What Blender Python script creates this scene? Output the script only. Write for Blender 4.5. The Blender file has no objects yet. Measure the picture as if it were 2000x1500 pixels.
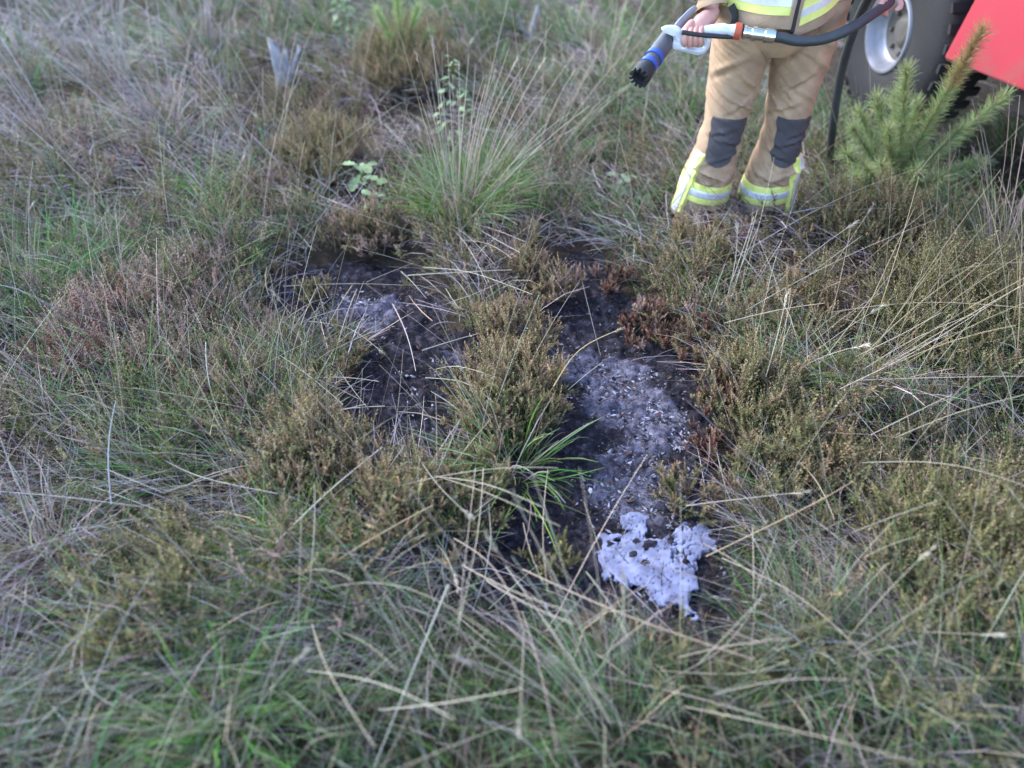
import bpy, bmesh, math, random
import numpy as np
from mathutils import Vector, Matrix

rng = np.random.default_rng(7)
random.seed(7)
scene = bpy.context.scene
COL = scene.collection
R = math.radians

# ------------------------------------------------------------------ camera
CAM_H, PITCH, FPX = 1.70, R(48.0), 1500.0
cam_data = bpy.data.cameras.new("camera")
cam_data.sensor_width = 36.0
cam_data.lens = 36.0 * FPX / 2000.0
cam_data.clip_start, cam_data.clip_end = 0.02, 500.0
cam_data.dof.use_dof = True
cam_data.dof.focus_distance = 2.45
cam_data.dof.aperture_fstop = 1.15
cam = bpy.data.objects.new("camera", cam_data)
COL.objects.link(cam)
cam.location = (0, 0, CAM_H)
cam.rotation_euler = (PITCH, 0, 0)
scene.camera = cam

# ------------------------------------------------------------------ sky and sun (overcast evening)
SUN_EL, SUN_AZ = R(38), R(-60)          # azimuth from +Y towards +X
world = bpy.data.worlds.new("World")
scene.world = world
world.use_nodes = True
wn = world.node_tree.nodes
sky = wn.new("ShaderNodeTexSky")
sky.sky_type = 'NISHITA'
sky.sun_disc = False
sky.sun_elevation = SUN_EL
sky.sun_rotation = SUN_AZ
sky.air_density = 1.0
sky.dust_density = 0.6
sky.ozone_density = 2.2
bg = wn["Background"]
bg.inputs["Strength"].default_value = 0.12
world.node_tree.links.new(sky.outputs[0], bg.inputs[0])
sun_data = bpy.data.lights.new("sun", 'SUN')
sun_data.energy = 0.75
sun_data.angle = R(35)
sun_data.color = (1.0, 0.93, 0.85)
sun = bpy.data.objects.new("sun", sun_data)
COL.objects.link(sun)
sd = Vector((math.sin(SUN_AZ) * math.cos(SUN_EL), math.cos(SUN_AZ) * math.cos(SUN_EL), math.sin(SUN_EL)))
sun.rotation_euler = sd.to_track_quat('Z', 'Y').to_euler()
scene.view_settings.view_transform = 'Standard'
scene.view_settings.look = 'None'
scene.view_settings.gamma = 1.0
scene.view_settings.use_curve_mapping = False
scene.view_settings.exposure = 2.85
scene.cycles.max_bounces = 6
scene.cycles.diffuse_bounces = 3
scene.cycles.transmission_bounces = 4
scene.cycles.transparent_max_bounces = 4
scene.cycles.use_denoising = True

# ------------------------------------------------------------------ projection helpers (photo pixel <-> place)
CP, SP = math.cos(PITCH), math.sin(PITCH)


def proj(P):
    P = np.asarray(P, float)
    dx, dy, dz = P[..., 0], P[..., 1], P[..., 2] - CAM_H
    y = dy * CP + dz * SP
    z = np.minimum(-dy * SP + dz * CP, -0.05)
    return np.stack([1000 + FPX * dx / -z, 750 - FPX * y / -z], -1)


def at(px, py, z=0.0):
    u, v = (px - 1000) / FPX, (750 - py) / FPX
    d = np.array([u, v * CP + SP, v * SP - CP])
    return np.array([0, 0, CAM_H]) + d * (z - CAM_H) / d[2]


def at_depth(px, py, D):
    u, v = (px - 1000) / FPX, (750 - py) / FPX
    d = np.array([u, v * CP + SP, v * SP - CP])
    return np.array([0, 0, CAM_H]) + d * D / d[1]


# ------------------------------------------------------------------ numpy noise
def _hash(i, j, seed):
    n = (i * 374761393 + j * 668265263 + seed * 1442695041) & 0xFFFFFFFF
    n = ((n ^ (n >> 13)) * 1274126177) & 0xFFFFFFFF
    return ((n ^ (n >> 16)) & 0xFFFF) / 65535.0


def vnoise(x, y, seed=0):
    x, y = np.asarray(x, float), np.asarray(y, float)
    i, j = np.floor(x).astype(np.int64), np.floor(y).astype(np.int64)
    fx, fy = x - i, y - j
    fx, fy = fx * fx * (3 - 2 * fx), fy * fy * (3 - 2 * fy)
    a, b = _hash(i, j, seed), _hash(i + 1, j, seed)
    c, d = _hash(i, j + 1, seed), _hash(i + 1, j + 1, seed)
    return (a * (1 - fx) + b * fx) * (1 - fy) + (c * (1 - fx) + d * fx) * fy


def fbm(x, y, seed=0, octv=4):
    s, a, t = 0, 1, 0
    for k in range(octv):
        s = s + a * vnoise(x * 2 ** k, y * 2 ** k, seed + k * 17)
        t += a
        a *= 0.5
    return s / t


def in_poly(x, y, poly):
    inside = np.zeros(np.shape(x), bool)
    n = len(poly)
    for k in range(n):
        x1, y1 = poly[k]
        x2, y2 = poly[(k + 1) % n]
        c = ((y1 > y) != (y2 > y)) & (x < (x2 - x1) * (y - y1) / (y2 - y1 + 1e-12) + x1)
        inside ^= c
    return inside


def poly_dist(x, y, poly):
    """signed distance, positive inside"""
    d = np.full(np.shape(x), 1e9)
    n = len(poly)
    for k in range(n):
        a = np.array(poly[k]); b = np.array(poly[(k + 1) % n])
        ab = b - a
        t = np.clip(((x - a[0]) * ab[0] + (y - a[1]) * ab[1]) / (ab @ ab), 0, 1)
        d = np.minimum(d, np.hypot(x - a[0] - t * ab[0], y - a[1] - t * ab[1]))
    return np.where(in_poly(x, y, poly), d, -d)


def ground_poly(pts):
    return [tuple(at(px, py, 0.0)[:2]) for px, py in pts]


BURN_LEFT = ground_poly([(520, 600), (555, 530), (620, 500), (700, 500), (800, 520), (850, 575), (850, 640),
                         (900, 645), (950, 650), (960, 740), (905, 790), (890, 870), (810, 930), (730, 890),
                         (685, 800), (715, 700), (740, 650), (690, 640), (640, 660), (590, 660), (560, 640)])
BURN_RIGHT = ground_poly([(1030, 610), (1080, 510), (1150, 480), (1190, 560), (1260, 640), (1340, 700), (1385, 790),
                          (1400, 890), (1345, 930), (1320, 1000), (1350, 1030), (1400, 1060), (1390, 1140),
                          (1375, 1220), (1280, 1200), (1180, 1160), (1100, 1170), (1010, 1190), (975, 1110),
                          (1020, 1060), (1040, 950), (1070, 880), (1085, 800), (1070, 720), (1040, 660)])
ASH_BAND = ground_poly([(1095, 690), (1160, 680), (1230, 700), (1300, 750), (1335, 820), (1330, 880), (1260, 880),
                        (1200, 800), (1130, 750)])
ASH_LOW = ground_poly([(1150, 910), (1230, 880), (1310, 900), (1300, 960), (1240, 1000), (1170, 980)])
ASH_LEFT = ground_poly([(590, 580), (660, 555), (790, 550), (815, 600), (740, 640), (640, 630)])
ASH_MID = ground_poly([(730, 740), (800, 720), (830, 760), (780, 810), (735, 800)])
ASH_MID2 = ground_poly([(850, 660), (930, 665), (925, 720), (870, 720)])


def burn_mask(x, y):
    w = 0.05 * (fbm(x * 9, y * 9, 31) - 0.5) * 2
    return np.maximum(poly_dist(x, y, BURN_LEFT) - .03, poly_dist(x, y, BURN_RIGHT)) + w + 0.055


def ash_mask(x, y):
    w = 0.10 * (fbm(x * 13, y * 13, 77) - 0.5) * 2
    m = np.full(np.shape(x), -9.0)
    for p, off in ((ASH_BAND, .02), (ASH_LOW, .01), (ASH_LEFT, -.055), (ASH_MID, -.06), (ASH_MID2, -.06)):
        m = np.maximum(m, poly_dist(x, y, p) + off)
    return m + w


def height(x, y):
    x, y = np.asarray(x, float), np.asarray(y, float)
    h = 0.12 * (fbm(x * 0.9, y * 0.9, 3, 2) - 0.5) + 0.15 * (fbm(x * 3.4, y * 3.4, 9, 2) - 0.5)
    b = np.clip(burn_mask(x, y) / 0.12 + 0.5, 0, 1)
    h = h * (1 - 0.65 * b) - 0.025 * b
    # the wheel track where the vehicle stands lies a little lower
    tr = np.clip((0.9 * (x - 1.2) + 0.45 * (y - 3.3)) / 0.7, 0, 1)
    return h * (1 - tr) - 0.12 * tr * tr * (3 - 2 * tr)


def hz(x, y):
    return float(height(np.array([x]), np.array([y]))[0])


# ------------------------------------------------------------------ object helpers
def link(o, parent=None):
    COL.objects.link(o)
    if parent is not None:
        o.parent = parent
    return o


def tag(o, label=None, cat=None, group=None, kind=None):
    for k, v in (("label", label), ("category", cat), ("group", group), ("kind", kind)):
        if v:
            o[k] = v
    return o


def empty(name, loc=(0, 0, 0), rz=0.0):
    o = bpy.data.objects.new(name, None)
    o.location = loc
    o.rotation_euler = (0, 0, rz)
    o.empty_display_size = 0.05
    return link(o)


def fast_mesh(name, V, F, C=None, smooth=False, mat=None, parent=None, origin=None):
    """V (n,3), F (m,3 or 4) int arrays, C (n,3) linear colours"""
    V = np.asarray(V, np.float32)
    if origin is not None:
        V = V - np.asarray(origin, np.float32)
    F = np.asarray(F, np.int32)
    k = F.shape[1]
    me = bpy.data.meshes.new(name)
    me.vertices.add(len(V))
    me.vertices.foreach_set("co", V.ravel())
    me.loops.add(F.size)
    me.loops.foreach_set("vertex_index", F.ravel())
    me.polygons.add(len(F))
    me.polygons.foreach_set("loop_start", np.arange(0, F.size, k, dtype=np.int32))
    me.polygons.foreach_set("loop_total", np.full(len(F), k, np.int32))
    if C is not None:
        at_ = me.color_attributes.new("Col", 'FLOAT_COLOR', 'POINT')
        rgba = np.ones((len(V), 4), np.float32)
        rgba[:, :3] = C
        at_.data.foreach_set("color", rgba.ravel())
    me.update(calc_edges=True)
    me.validate()
    if smooth:
        me.polygons.foreach_set("use_smooth", np.ones(len(me.polygons), bool))
    if mat:
        me.materials.append(mat)
    o = bpy.data.objects.new(name, me)
    if origin is not None:
        o.location = origin
    return link(o, parent)


class Soup:
    """collects triangle arrays with colours"""
    def __init__(self):
        self.V, self.F, self.C, self.n = [], [], [], 0

    def add(self, V, F, C):
        self.V.append(V.reshape(-1, 3)); self.C.append(np.broadcast_to(C, V.shape).reshape(-1, 3))
        self.F.append(F.reshape(-1, 3) + self.n)
        self.n += len(self.V[-1])

    def build(self, name, mat, parent=None, smooth=False, origin=None):
        return fast_mesh(name, np.concatenate(self.V), np.concatenate(self.F), np.concatenate(self.C),
                         smooth, mat, parent, origin)


# ------------------------------------------------------------------ materials
def new_mat(name):
    m = bpy.data.materials.new(name)
    m.use_nodes = True
    return m, m.node_tree.nodes, m.node_tree.links, m.node_tree.nodes["Principled BSDF"]


def plain(name, col, rough=0.6, metal=0.0, noise=0.0, nscale=20.0, bump=0.0, bscale=60.0, spec=0.5, coat=0.0):
    m, N, L, P = new_mat(name)
    P.inputs["Base Color"].default_value = (*col, 1)
    P.inputs["Roughness"].default_value = rough
    P.inputs["Metallic"].default_value = metal
    P.inputs["Specular IOR Level"].default_value = spec
    P.inputs["Coat Weight"].default_value = coat
    tc = N.new("ShaderNodeTexCoord")
    if noise:
        t = N.new("ShaderNodeTexNoise"); t.inputs["Scale"].default_value = nscale; t.inputs["Detail"].default_value = 5
        L.new(tc.outputs["Object"], t.inputs["Vector"])
        r = N.new("ShaderNodeValToRGB")
        r.color_ramp.elements[0].position = 0.3; r.color_ramp.elements[1].position = 0.72
        r.color_ramp.elements[0].color = tuple(c * (1 - noise) for c in col) + (1,)
        r.color_ramp.elements[1].color = tuple(min(1, c * (1 + noise * .6)) for c in col) + (1,)
        L.new(t.outputs["Fac"], r.inputs["Fac"]); L.new(r.outputs["Color"], P.inputs["Base Color"])
    if bump:
        t = N.new("ShaderNodeTexNoise"); t.inputs["Scale"].default_value = bscale; t.inputs["Detail"].default_value = 4
        L.new(tc.outputs["Object"], t.inputs["Vector"])
        b = N.new("ShaderNodeBump"); b.inputs["Strength"].default_value = bump; b.inputs["Distance"].default_value = 0.01
        L.new(t.outputs["Fac"], b.inputs["Height"]); L.new(b.outputs["Normal"], P.inputs["Normal"])
    return m


def leaf_mat(name, transl=0.3, rough=0.55, spec=0.25):
    m, N, L, P = new_mat(name)
    a = N.new("ShaderNodeVertexColor"); a.layer_name = "Col"
    P.inputs["Roughness"].default_value = rough
    P.inputs["Specular IOR Level"].default_value = spec
    L.new(a.outputs["Color"], P.inputs["Base Color"])
    t = N.new("ShaderNodeBsdfTranslucent")
    L.new(a.outputs["Color"], t.inputs["Color"])
    mx = N.new("ShaderNodeMixShader"); mx.inputs[0].default_value = transl
    L.new(P.outputs[0], mx.inputs[1]); L.new(t.outputs[0], mx.inputs[2])
    L.new(mx.outputs[0], N["Material Output"].inputs["Surface"])
    return m


M_BLADE = leaf_mat("grass_blade", 0.30)
M_DRY = leaf_mat("dry_grass", 0.18, 0.6, 0.3)
M_HEATH = leaf_mat("heather_leaf", 0.2, 0.7, 0.15)
M_CHAR = leaf_mat("char_twig", 0.0, 0.85, 0.2)

# ------------------------------------------------------------------ ground


def make_ground():
    def axis(lo, hi, a, b, step, far):
        mid = np.arange(a, b, step)
        left = a - np.geomspace(step, a - lo, far)[::-1]
        right = b + np.geomspace(step, hi - b, far)
        return np.concatenate([left, mid, right])
    xs = axis(-90, 90, -1.6, 1.9, 0.011, 60)
    ys = axis(-60, 120, 0.4, 3.6, 0.011, 60)
    X, Y = np.meshgrid(xs, ys)
    fade = np.clip(1.4 - np.hypot(X, Y - 3) / 40, 0, 1)
    Z = height(X, Y) * fade
    bm_ = np.clip(burn_mask(X, Y) / 0.07 + 0.5, 0, 1)
    am_ = np.clip(ash_mask(X, Y) / 0.10 + 0.5, 0, 1) * bm_
    near = np.clip(3.5 - np.hypot(X, Y - 2) , 0, 1)
    Z += near * (0.012 * (fbm(X * 28, Y * 28, 5, 3) - 0.5) + bm_ * (0.045 * (fbm(X * 24, Y * 24, 6, 2) - 0.5) + 0.030 * (fbm(X * 62, Y * 62, 8, 2) - 0.5)))
    V = np.stack([X, Y, Z], -1).reshape(-1, 3)
    nx, ny = len(xs), len(ys)
    I = np.arange(nx * ny).reshape(ny, nx)
    F = np.stack([I[:-1, :-1], I[:-1, 1:], I[1:, 1:], I[1:, :-1]], -1).reshape(-1, 4)
    C = np.stack([bm_, am_, np.zeros_like(bm_)], -1).reshape(-1, 3)
    m, N, L, P = new_mat("heath_soil")
    P.inputs["Roughness"].default_value = 0.95
    P.inputs["Specular IOR Level"].default_value = 0.15
    a = N.new("ShaderNodeVertexColor"); a.layer_name = "Col"
    sep = N.new("ShaderNodeSeparateColor"); L.new(a.outputs["Color"], sep.inputs[0])
    tc = N.new("ShaderNodeTexCoord")

    def noise(scale, detail=6, rough=0.65):
        t = N.new("ShaderNodeTexNoise"); t.inputs["Scale"].default_value = scale
        t.inputs["Detail"].default_value = detail; t.inputs["Roughness"].default_value = rough
        L.new(tc.outputs["Object"], t.inputs["Vector"]); return t

    def ramp(src, stops):
        r = N.new("ShaderNodeValToRGB")
        el = r.color_ramp.elements
        while len(el) < len(stops): el.new(0.5)
        for e, (p, c) in zip(el, stops): e.position = p; e.color = (*c, 1)
        L.new(src, r.inputs["Fac"]); return r

    def mix(fac, c1, c2):
        x = N.new("ShaderNodeMix"); x.data_type = 'RGBA'
        L.new(fac, x.inputs[0]); L.new(c1, x.inputs[6]); L.new(c2, x.inputs[7]); return x.outputs[2]
    soil = ramp(noise(22).outputs["Fac"], [(0.25, (0.022, 0.018, 0.012)), (0.5, (0.06, 0.045, 0.03)), (0.75, (0.13, 0.10, 0.075))])
    char = ramp(noise(38).outputs["Fac"], [(0.3, (0.012, 0.012, 0.015)), (0.50, (0.034, 0.031, 0.041)), (0.61, (0.075, 0.066, 0.082)), (0.78, (0.20, 0.19, 0.235))])
    ash = ramp(noise(34, 9, 0.78).outputs["Fac"], [(0.36, (0.034, 0.031, 0.042)), (0.47, (0.115, 0.108, 0.145)), (0.59, (0.235, 0.226, 0.295)), (0.8, (0.38, 0.37, 0.45))])

    def thresh(src, tex, lo, hi):
        ad = N.new("ShaderNodeMath"); ad.operation = 'MULTIPLY_ADD'
        L.new(tex, ad.inputs[0]); ad.inputs[1].default_value = 0.9; L.new(src, ad.inputs[2])
        mr = N.new("ShaderNodeMapRange"); mr.inputs[1].default_value = lo; mr.inputs[2].default_value = hi
        L.new(ad.outputs[0], mr.inputs[0]); return mr.outputs[0]
    fb = thresh(sep.outputs[0], noise(30).outputs["Fac"], 0.8, 1.15)
    fa = thresh(sep.outputs[1], noise(26, 8, 0.75).outputs["Fac"], 0.78, 1.12)
    c = mix(fb, soil.outputs[0], char.outputs[0])
    c = mix(fa, c, ash.outputs[0])
    L.new(c, P.inputs["Base Color"])
    b = N.new("ShaderNodeBump"); b.inputs["Strength"].default_value = 0.9; b.inputs["Distance"].default_value = 0.02
    L.new(noise(70, 8, 0.75).outputs["Fac"], b.inputs["Height"]); L.new(b.outputs[0], P.inputs["Normal"])
    o = fast_mesh("ground", V, F, C, True, m)
    tag(o, "dark heath soil with a burnt, ash covered patch", "ground", kind="structure")


make_ground()


# ------------------------------------------------------------------ plant primitives (vectorised)
def norm(v):
    return v / (np.linalg.norm(v, axis=-1, keepdims=True) + 1e-9)


def paths_arch(base, az, length, e0, e1, K, wob=0.25, power=1.3):
    """K+1 points per plant; elevation goes from e0 at the base to e1 at the tip"""
    n = len(base)
    t = np.linspace(0, 1, K + 1)[None, :]
    e = e0[:, None] + (e1 - e0)[:, None] * t ** power
    a = az[:, None] + wob * rng.normal(size=(n, 1)) * t
    d = np.stack([np.cos(e) * np.cos(a), np.cos(e) * np.sin(a), np.sin(e)], -1)
    step = (length / K)[:, None, None] * d[:, :-1]
    return base[:, None, :] + np.concatenate([np.zeros((n, 1, 3)), np.cumsum(step, 1)], 1)


def ribbons(S, P, width, c0, c1, taper=0.75, base_taper=0.7):
    n, K1, _ = P.shape
    tan = norm(np.gradient(P, axis=1))
    side = norm(np.cross(tan, norm(rng.normal(size=(n, 1, 3)) * [1, 1, .5] + [0, 0, .35])))
    t = np.linspace(0, 1, K1)
    w = width[:, None] * np.minimum(base_taper + (1 - base_taper) * t * 4, 1) * (1 - t ** 2.2 * taper)[None]
    a, b = P - side * w[..., None] * .5, P + side * w[..., None] * .5
    V = np.stack([a, b], 2).reshape(n, K1 * 2, 3)
    C = c0[:, None, :] * (1 - t[None, :, None]) + c1[:, None, :] * t[None, :, None]
    C = np.repeat(C, 2, axis=1)
    q = np.arange(K1 - 1) * 2
    f = np.concatenate([np.stack([q, q + 1, q + 3], -1), np.stack([q, q + 3, q + 2], -1)])
    F = f[None] + (np.arange(n) * K1 * 2)[:, None, None]
    S.add(V, F, C)


def tubes(S, P, rad, c0, c1, taper=0.5, sides=3):
    n, K1, _ = P.shape
    tan = norm(np.gradient(P, axis=1))
    u = norm(np.cross(tan, np.array([0.31, 0.77, 0.55])))
    v = np.cross(tan, u)
    t = np.linspace(0, 1, K1)
    r = rad[:, None] * (1 - taper * t)[None]
    ang = np.arange(sides) * 2 * np.pi / sides
    V = P[:, :, None, :] + r[:, :, None, None] * (np.cos(ang)[None, None, :, None] * u[:, :, None, :] +
                                               np.sin(ang)[None, None, :, None] * v[:, :, None, :])
    V = V.reshape(n, K1 * sides, 3)
    C = c0[:, None, :] * (1 - t[None, :, None]) + c1[:, None, :] * t[None, :, None]
    C = np.repeat(C, sides, axis=1)
    fs = []
    for k in range(K1 - 1):
        for s in range(sides):
            a, b = k * sides + s, k * sides + (s + 1) % sides
            fs += [(a, b, b + sides), (a, b + sides, a + sides)]
    F = np.array(fs)[None] + (np.arange(n) * K1 * sides)[:, None, None]
    S.add(V, F, C)


def sprigs(S, base, d, length, col, nleaf=22, leaf=0.008, tipcol=None, spread=0.85):
    """short heather shoots: leaf scales round an axis"""
    n = len(base)
    d = norm(d)
    u = norm(np.cross(d, norm(rng.normal(size=(n, 3)))))
    v = np.cross(d, u)
    t = (np.arange(nleaf) + rng.random((n, nleaf))) / nleaf
    ang = np.arange(nleaf)[None] * 2.39996 + rng.random((n, 1)) * 6.28
    rad = np.cos(ang)[..., None] * u[:, None] + np.sin(ang)[..., None] * v[:, None]
    bend = (t ** 2)[..., None] * length[:, None, None] * 0.25 * np.array([0, 0, 1.0])
    p = base[:, None] + d[:, None] * (t * length[:, None])[..., None] + bend
    ld = norm(d[:, None] * (0.55 + .6 * t[..., None]) + rad * spread)
    L_ = leaf * (0.7 + .6 * rng.random((n, nleaf)))[..., None] * (1.1 - .45 * t[..., None])
    side = norm(np.cross(ld, rad + .3 * d[:, None])) * L_ * 0.26
    V = np.stack([p - side, p + side, p + ld * L_], 2).reshape(n, nleaf * 3, 3)
    cc = np.repeat(col[:, None, :], nleaf, 1)
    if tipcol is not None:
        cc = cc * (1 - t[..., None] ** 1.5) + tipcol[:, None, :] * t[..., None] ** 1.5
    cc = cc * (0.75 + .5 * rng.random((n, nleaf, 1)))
    C = np.repeat(cc[:, :, None, :], 3, 2).reshape(n, nleaf * 3, 3)
    F = np.arange(nleaf * 3).reshape(1, nleaf, 3) + (np.arange(n) * nleaf * 3)[:, None, None]
    S.add(V, F, C)


def jit(c, n, s=0.25, hue=0.12):
    c = np.asarray(c, float)
    return np.clip(c[None] * (1 + s * rng.normal(size=(n, 1))) * (1 + hue * rng.normal(size=(n, 3))), 0.006, 0.8)


PAL = {'G': (0.090, 0.185, 0.058), 'Y': (0.130, 0.265, 0.050), 'D': (0.390, 0.325, 0.335),
       'O': (0.120, 0.112, 0.036), 'B': (0.225, 0.130, 0.058), 'P': (0.185, 0.125, 0.105), 'S': (0.45, 0.39, 0.30)}
WOOD = (0.085, 0.058, 0.045)

ZX = [100, 350, 600, 850, 1100, 1350, 1600, 1850]
ZY = [60, 200, 350, 500, 650, 800, 950, 1100, 1250, 1420]
ZONES = [
    "DOPD DPOG GOOD GOBG GDPG GYGD GDG DGG",
    "DOPP DPPO OPOB BOBO GDBG GODG GDG GOG",
    "DOPO YOPO BOBG GGGO GDPG PDGD OGD OGD",
    "GYGG OYBO OPPO OGBO BBOP BGOB OOGB OOD",
    "POOP PPPD GOOD OBDO OOOB PPBO OGBO OODO",
    "GOYP OOGB GOYO OBOO OOBO OBOO OBGO ODBO",
    "GYGD GYOG BBOB GOBO OBOO OBGO OGBO OOGO",
    "DGDY GOYG GYOB ODGB OODG GDGO DGGD OOOG",
    "DDGD OGDG DDGP GODG GDGD GDOG GDDG GOGO",
    "DGDD YGDG DGDG GGDG GDGD GDBG GGDG GGGD"]
ZONES = [r.split() for r in ZONES]


def zone_letters(x, y):
    q = proj(np.stack([x, y, np.full(len(x), 0.1)], -1)) + rng.normal(size=(len(x), 2)) * [75, 50]
    c = np.abs(q[:, :1] - np.array(ZX)[None]).argmin(1)
    r = np.abs(q[:, 1:] - np.array(ZY)[None]).argmin(1)
    k = rng.random(len(x))
    return np.array([ZONES[a][b][int(f * len(ZONES[a][b]))] for a, b, f in zip(r, c, k)])


FEET = lambda x, y: ((x - .93) / .36) ** 2 + ((y - 2.72) / .30) ** 2 < 1


def scatter(n, fall=2.0, ymax=8.0):
    """points over the heath, thinning out with the distance from where one stands"""
    out = []
    got = 0
    while got < n:
        y = rng.random(n * 4) * (ymax - 0.15) + 0.15
        x = (rng.random(n * 4) * 2 - 1) * 6.2
        ok = np.abs(x) < 1.15 + 0.66 * y
        d2 = y ** 2 + 1.7 ** 2 + .4 * x ** 2
        ok &= rng.random(n * 4) < np.minimum(1, (fall ** 2 + 1.7 ** 2) / d2)
        ok &= ~FEET(x, y) | (rng.random(n * 4) < .85)      # trodden down where the firefighter stands
        tr = 0.9 * (x - 1.9) + 0.45 * (y - 4.0)      # bare track below the vehicle
        ok &= (tr < 0) | (rng.random(n * 4) < 0.12)
        out.append(np.stack([x[ok], y[ok]], -1)); got += ok.sum()
    return np.concatenate(out)[:n]


def ground_z(xy):
    return np.concatenate([xy, height(xy[:, 0], xy[:, 1])[:, None]], 1)


FLOW = lambda x, y: 2.6 + 1.6 * (fbm(x * .9, y * .9, 51, 2) - .5) * 2 + np.where(y < 1.3, 1.2, 0)   # the way dry grass lies


def grass_cover():
    S = Soup()
    c = scatter(7600)
    L = zone_letters(c[:, 0], c[:, 1])
    b = burn_mask(c[:, 0], c[:, 1])
    dens = fbm(c[:, 0] * 2.2, c[:, 1] * 2.2, 12, 2)
    keep = (b < -0.02) & (np.isin(L, ['G', 'Y', 'D']) | (rng.random(len(c)) < 0.22)) & ((L != 'D') | (rng.random(len(c)) < .45)) & (dens > 0.42)
    c, L, dens = c[keep], L[keep], dens[keep]
    nb = 16
    n = len(c) * nb
    base = np.repeat(c, nb, 0) + rng.normal(size=(n, 2)) * np.repeat(0.012 + .03 * rng.random((len(c), 1)), nb, 0)
    base = ground_z(base)
    hgt = np.repeat((0.14 + 0.16 * rng.random(len(c))) * (0.7 + .6 * dens), nb)
    length = hgt * (0.6 + .7 * rng.random(n)) * np.clip(-burn_mask(base[:, 0], base[:, 1]) / .22 + .25, .4, 1) * np.where(FEET(base[:, 0], base[:, 1]), .7, 1)
    taz = np.repeat(FLOW(c[:, 0], c[:, 1]) + rng.normal(size=len(c)) * 1.0, nb)
    az = taz + rng.normal(size=n) * 1.1
    e0 = R(75) - np.abs(rng.normal(size=n)) * 0.35
    e1 = e0 - 0.3 - rng.random(n) * 1.0
    P = paths_arch(base, az, length, e0, e1, 4)
    P[..., 2] = np.maximum(P[..., 2], height(P[..., 0], P[..., 1]) + 0.008)
    isY = np.repeat(L == 'Y', nb)
    tuft = np.repeat(rng.normal(size=(len(c), 1)), nb, 0)
    col = np.where(isY[:, None], jit(PAL['Y'], n), jit(PAL['G'], n)) * (1 + .22 * tuft)
    blue = np.repeat(rng.random((len(c), 1)), nb, 0)
    col = np.clip(col * (1 + (blue - .5) * np.array([[-.25, 0.05, .7]])), .008, .6)
    dead = rng.random(n) < 0.26
    col[dead] = jit(PAL['S'], dead.sum(), .25) * .75
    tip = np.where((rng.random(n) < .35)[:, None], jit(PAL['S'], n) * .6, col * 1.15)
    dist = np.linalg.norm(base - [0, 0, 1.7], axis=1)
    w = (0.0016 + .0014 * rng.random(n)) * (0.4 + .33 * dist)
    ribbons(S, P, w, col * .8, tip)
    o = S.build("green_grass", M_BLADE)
    tag(o, "short green grass growing all over the heath round the burn", "grass", kind="stuff")


def litter_cover():
    S = Soup()
    # matted dead blades
    c = scatter(12500)
    L = zone_letters(c[:, 0], c[:, 1])
    b = burn_mask(c[:, 0], c[:, 1])
    keep = (b < -0.03) & ((L == 'D') | (L == 'P') & (rng.random(len(c)) < .5) | (rng.random(len(c)) < np.where(c[:, 1] < 1.5, .8, .33)))
    keep &= fbm(c[:, 0] * 2.6 + 9, c[:, 1] * 2.6, 14, 2) > .40
    c = c[keep]
    nb = 10
    n = len(c) * nb
    base = np.repeat(c, nb, 0) + rng.normal(size=(n, 2)) * 0.04
    base = ground_z(base); base[:, 2] += rng.random(n) * .06
    length = 0.08 + 0.22 * rng.random(n) ** 1.5
    az = np.repeat(FLOW(c[:, 0], c[:, 1]) + rng.normal(size=len(c)) * .8, nb) + rng.normal(size=n) * .6
    e0 = R(40) * rng.random(n)
    e1 = e0 - .3 - rng.random(n) * .6
    P = paths_arch(base, az, length, e0, e1, 3, .5)
    P[..., 2] = np.maximum(P[..., 2], height(P[..., 0], P[..., 1]) + 0.006)
    col = jit(PAL['D'], n, .35, .05)
    s = rng.random(n) < .3
    col[s] = jit(PAL['S'], s.sum(), .3)
    br = rng.random(n) < .25
    col[br] = jit((.13, .095, .07), br.sum(), .3)
    dist = np.linalg.norm(base - [0, 0, 1.7], axis=1)
    ribbons(S, P, (0.0014 + .0016 * rng.random(n)) * (0.35 + .33 * dist), col, col * 1.1)
    o = S.build("dead_grass_litter", M_DRY)
    tag(o, "matted pale dead grass lying between the living plants", "dead grass", kind="stuff")


HEATH_COL = {'O': [(0.122, 0.118, 0.050), (0.092, 0.100, 0.046), (0.160, 0.145, 0.068)],
             'B': [(0.215, 0.155, 0.090), (0.175, 0.132, 0.080), (0.145, 0.130, 0.062)],
             'P': [(0.230, 0.160, 0.140), (0.180, 0.128, 0.115), (0.260, 0.185, 0.150)],
             'R': [(0.125, 0.060, 0.045), (0.100, 0.052, 0.042), (0.155, 0.085, 0.060)]}


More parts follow.
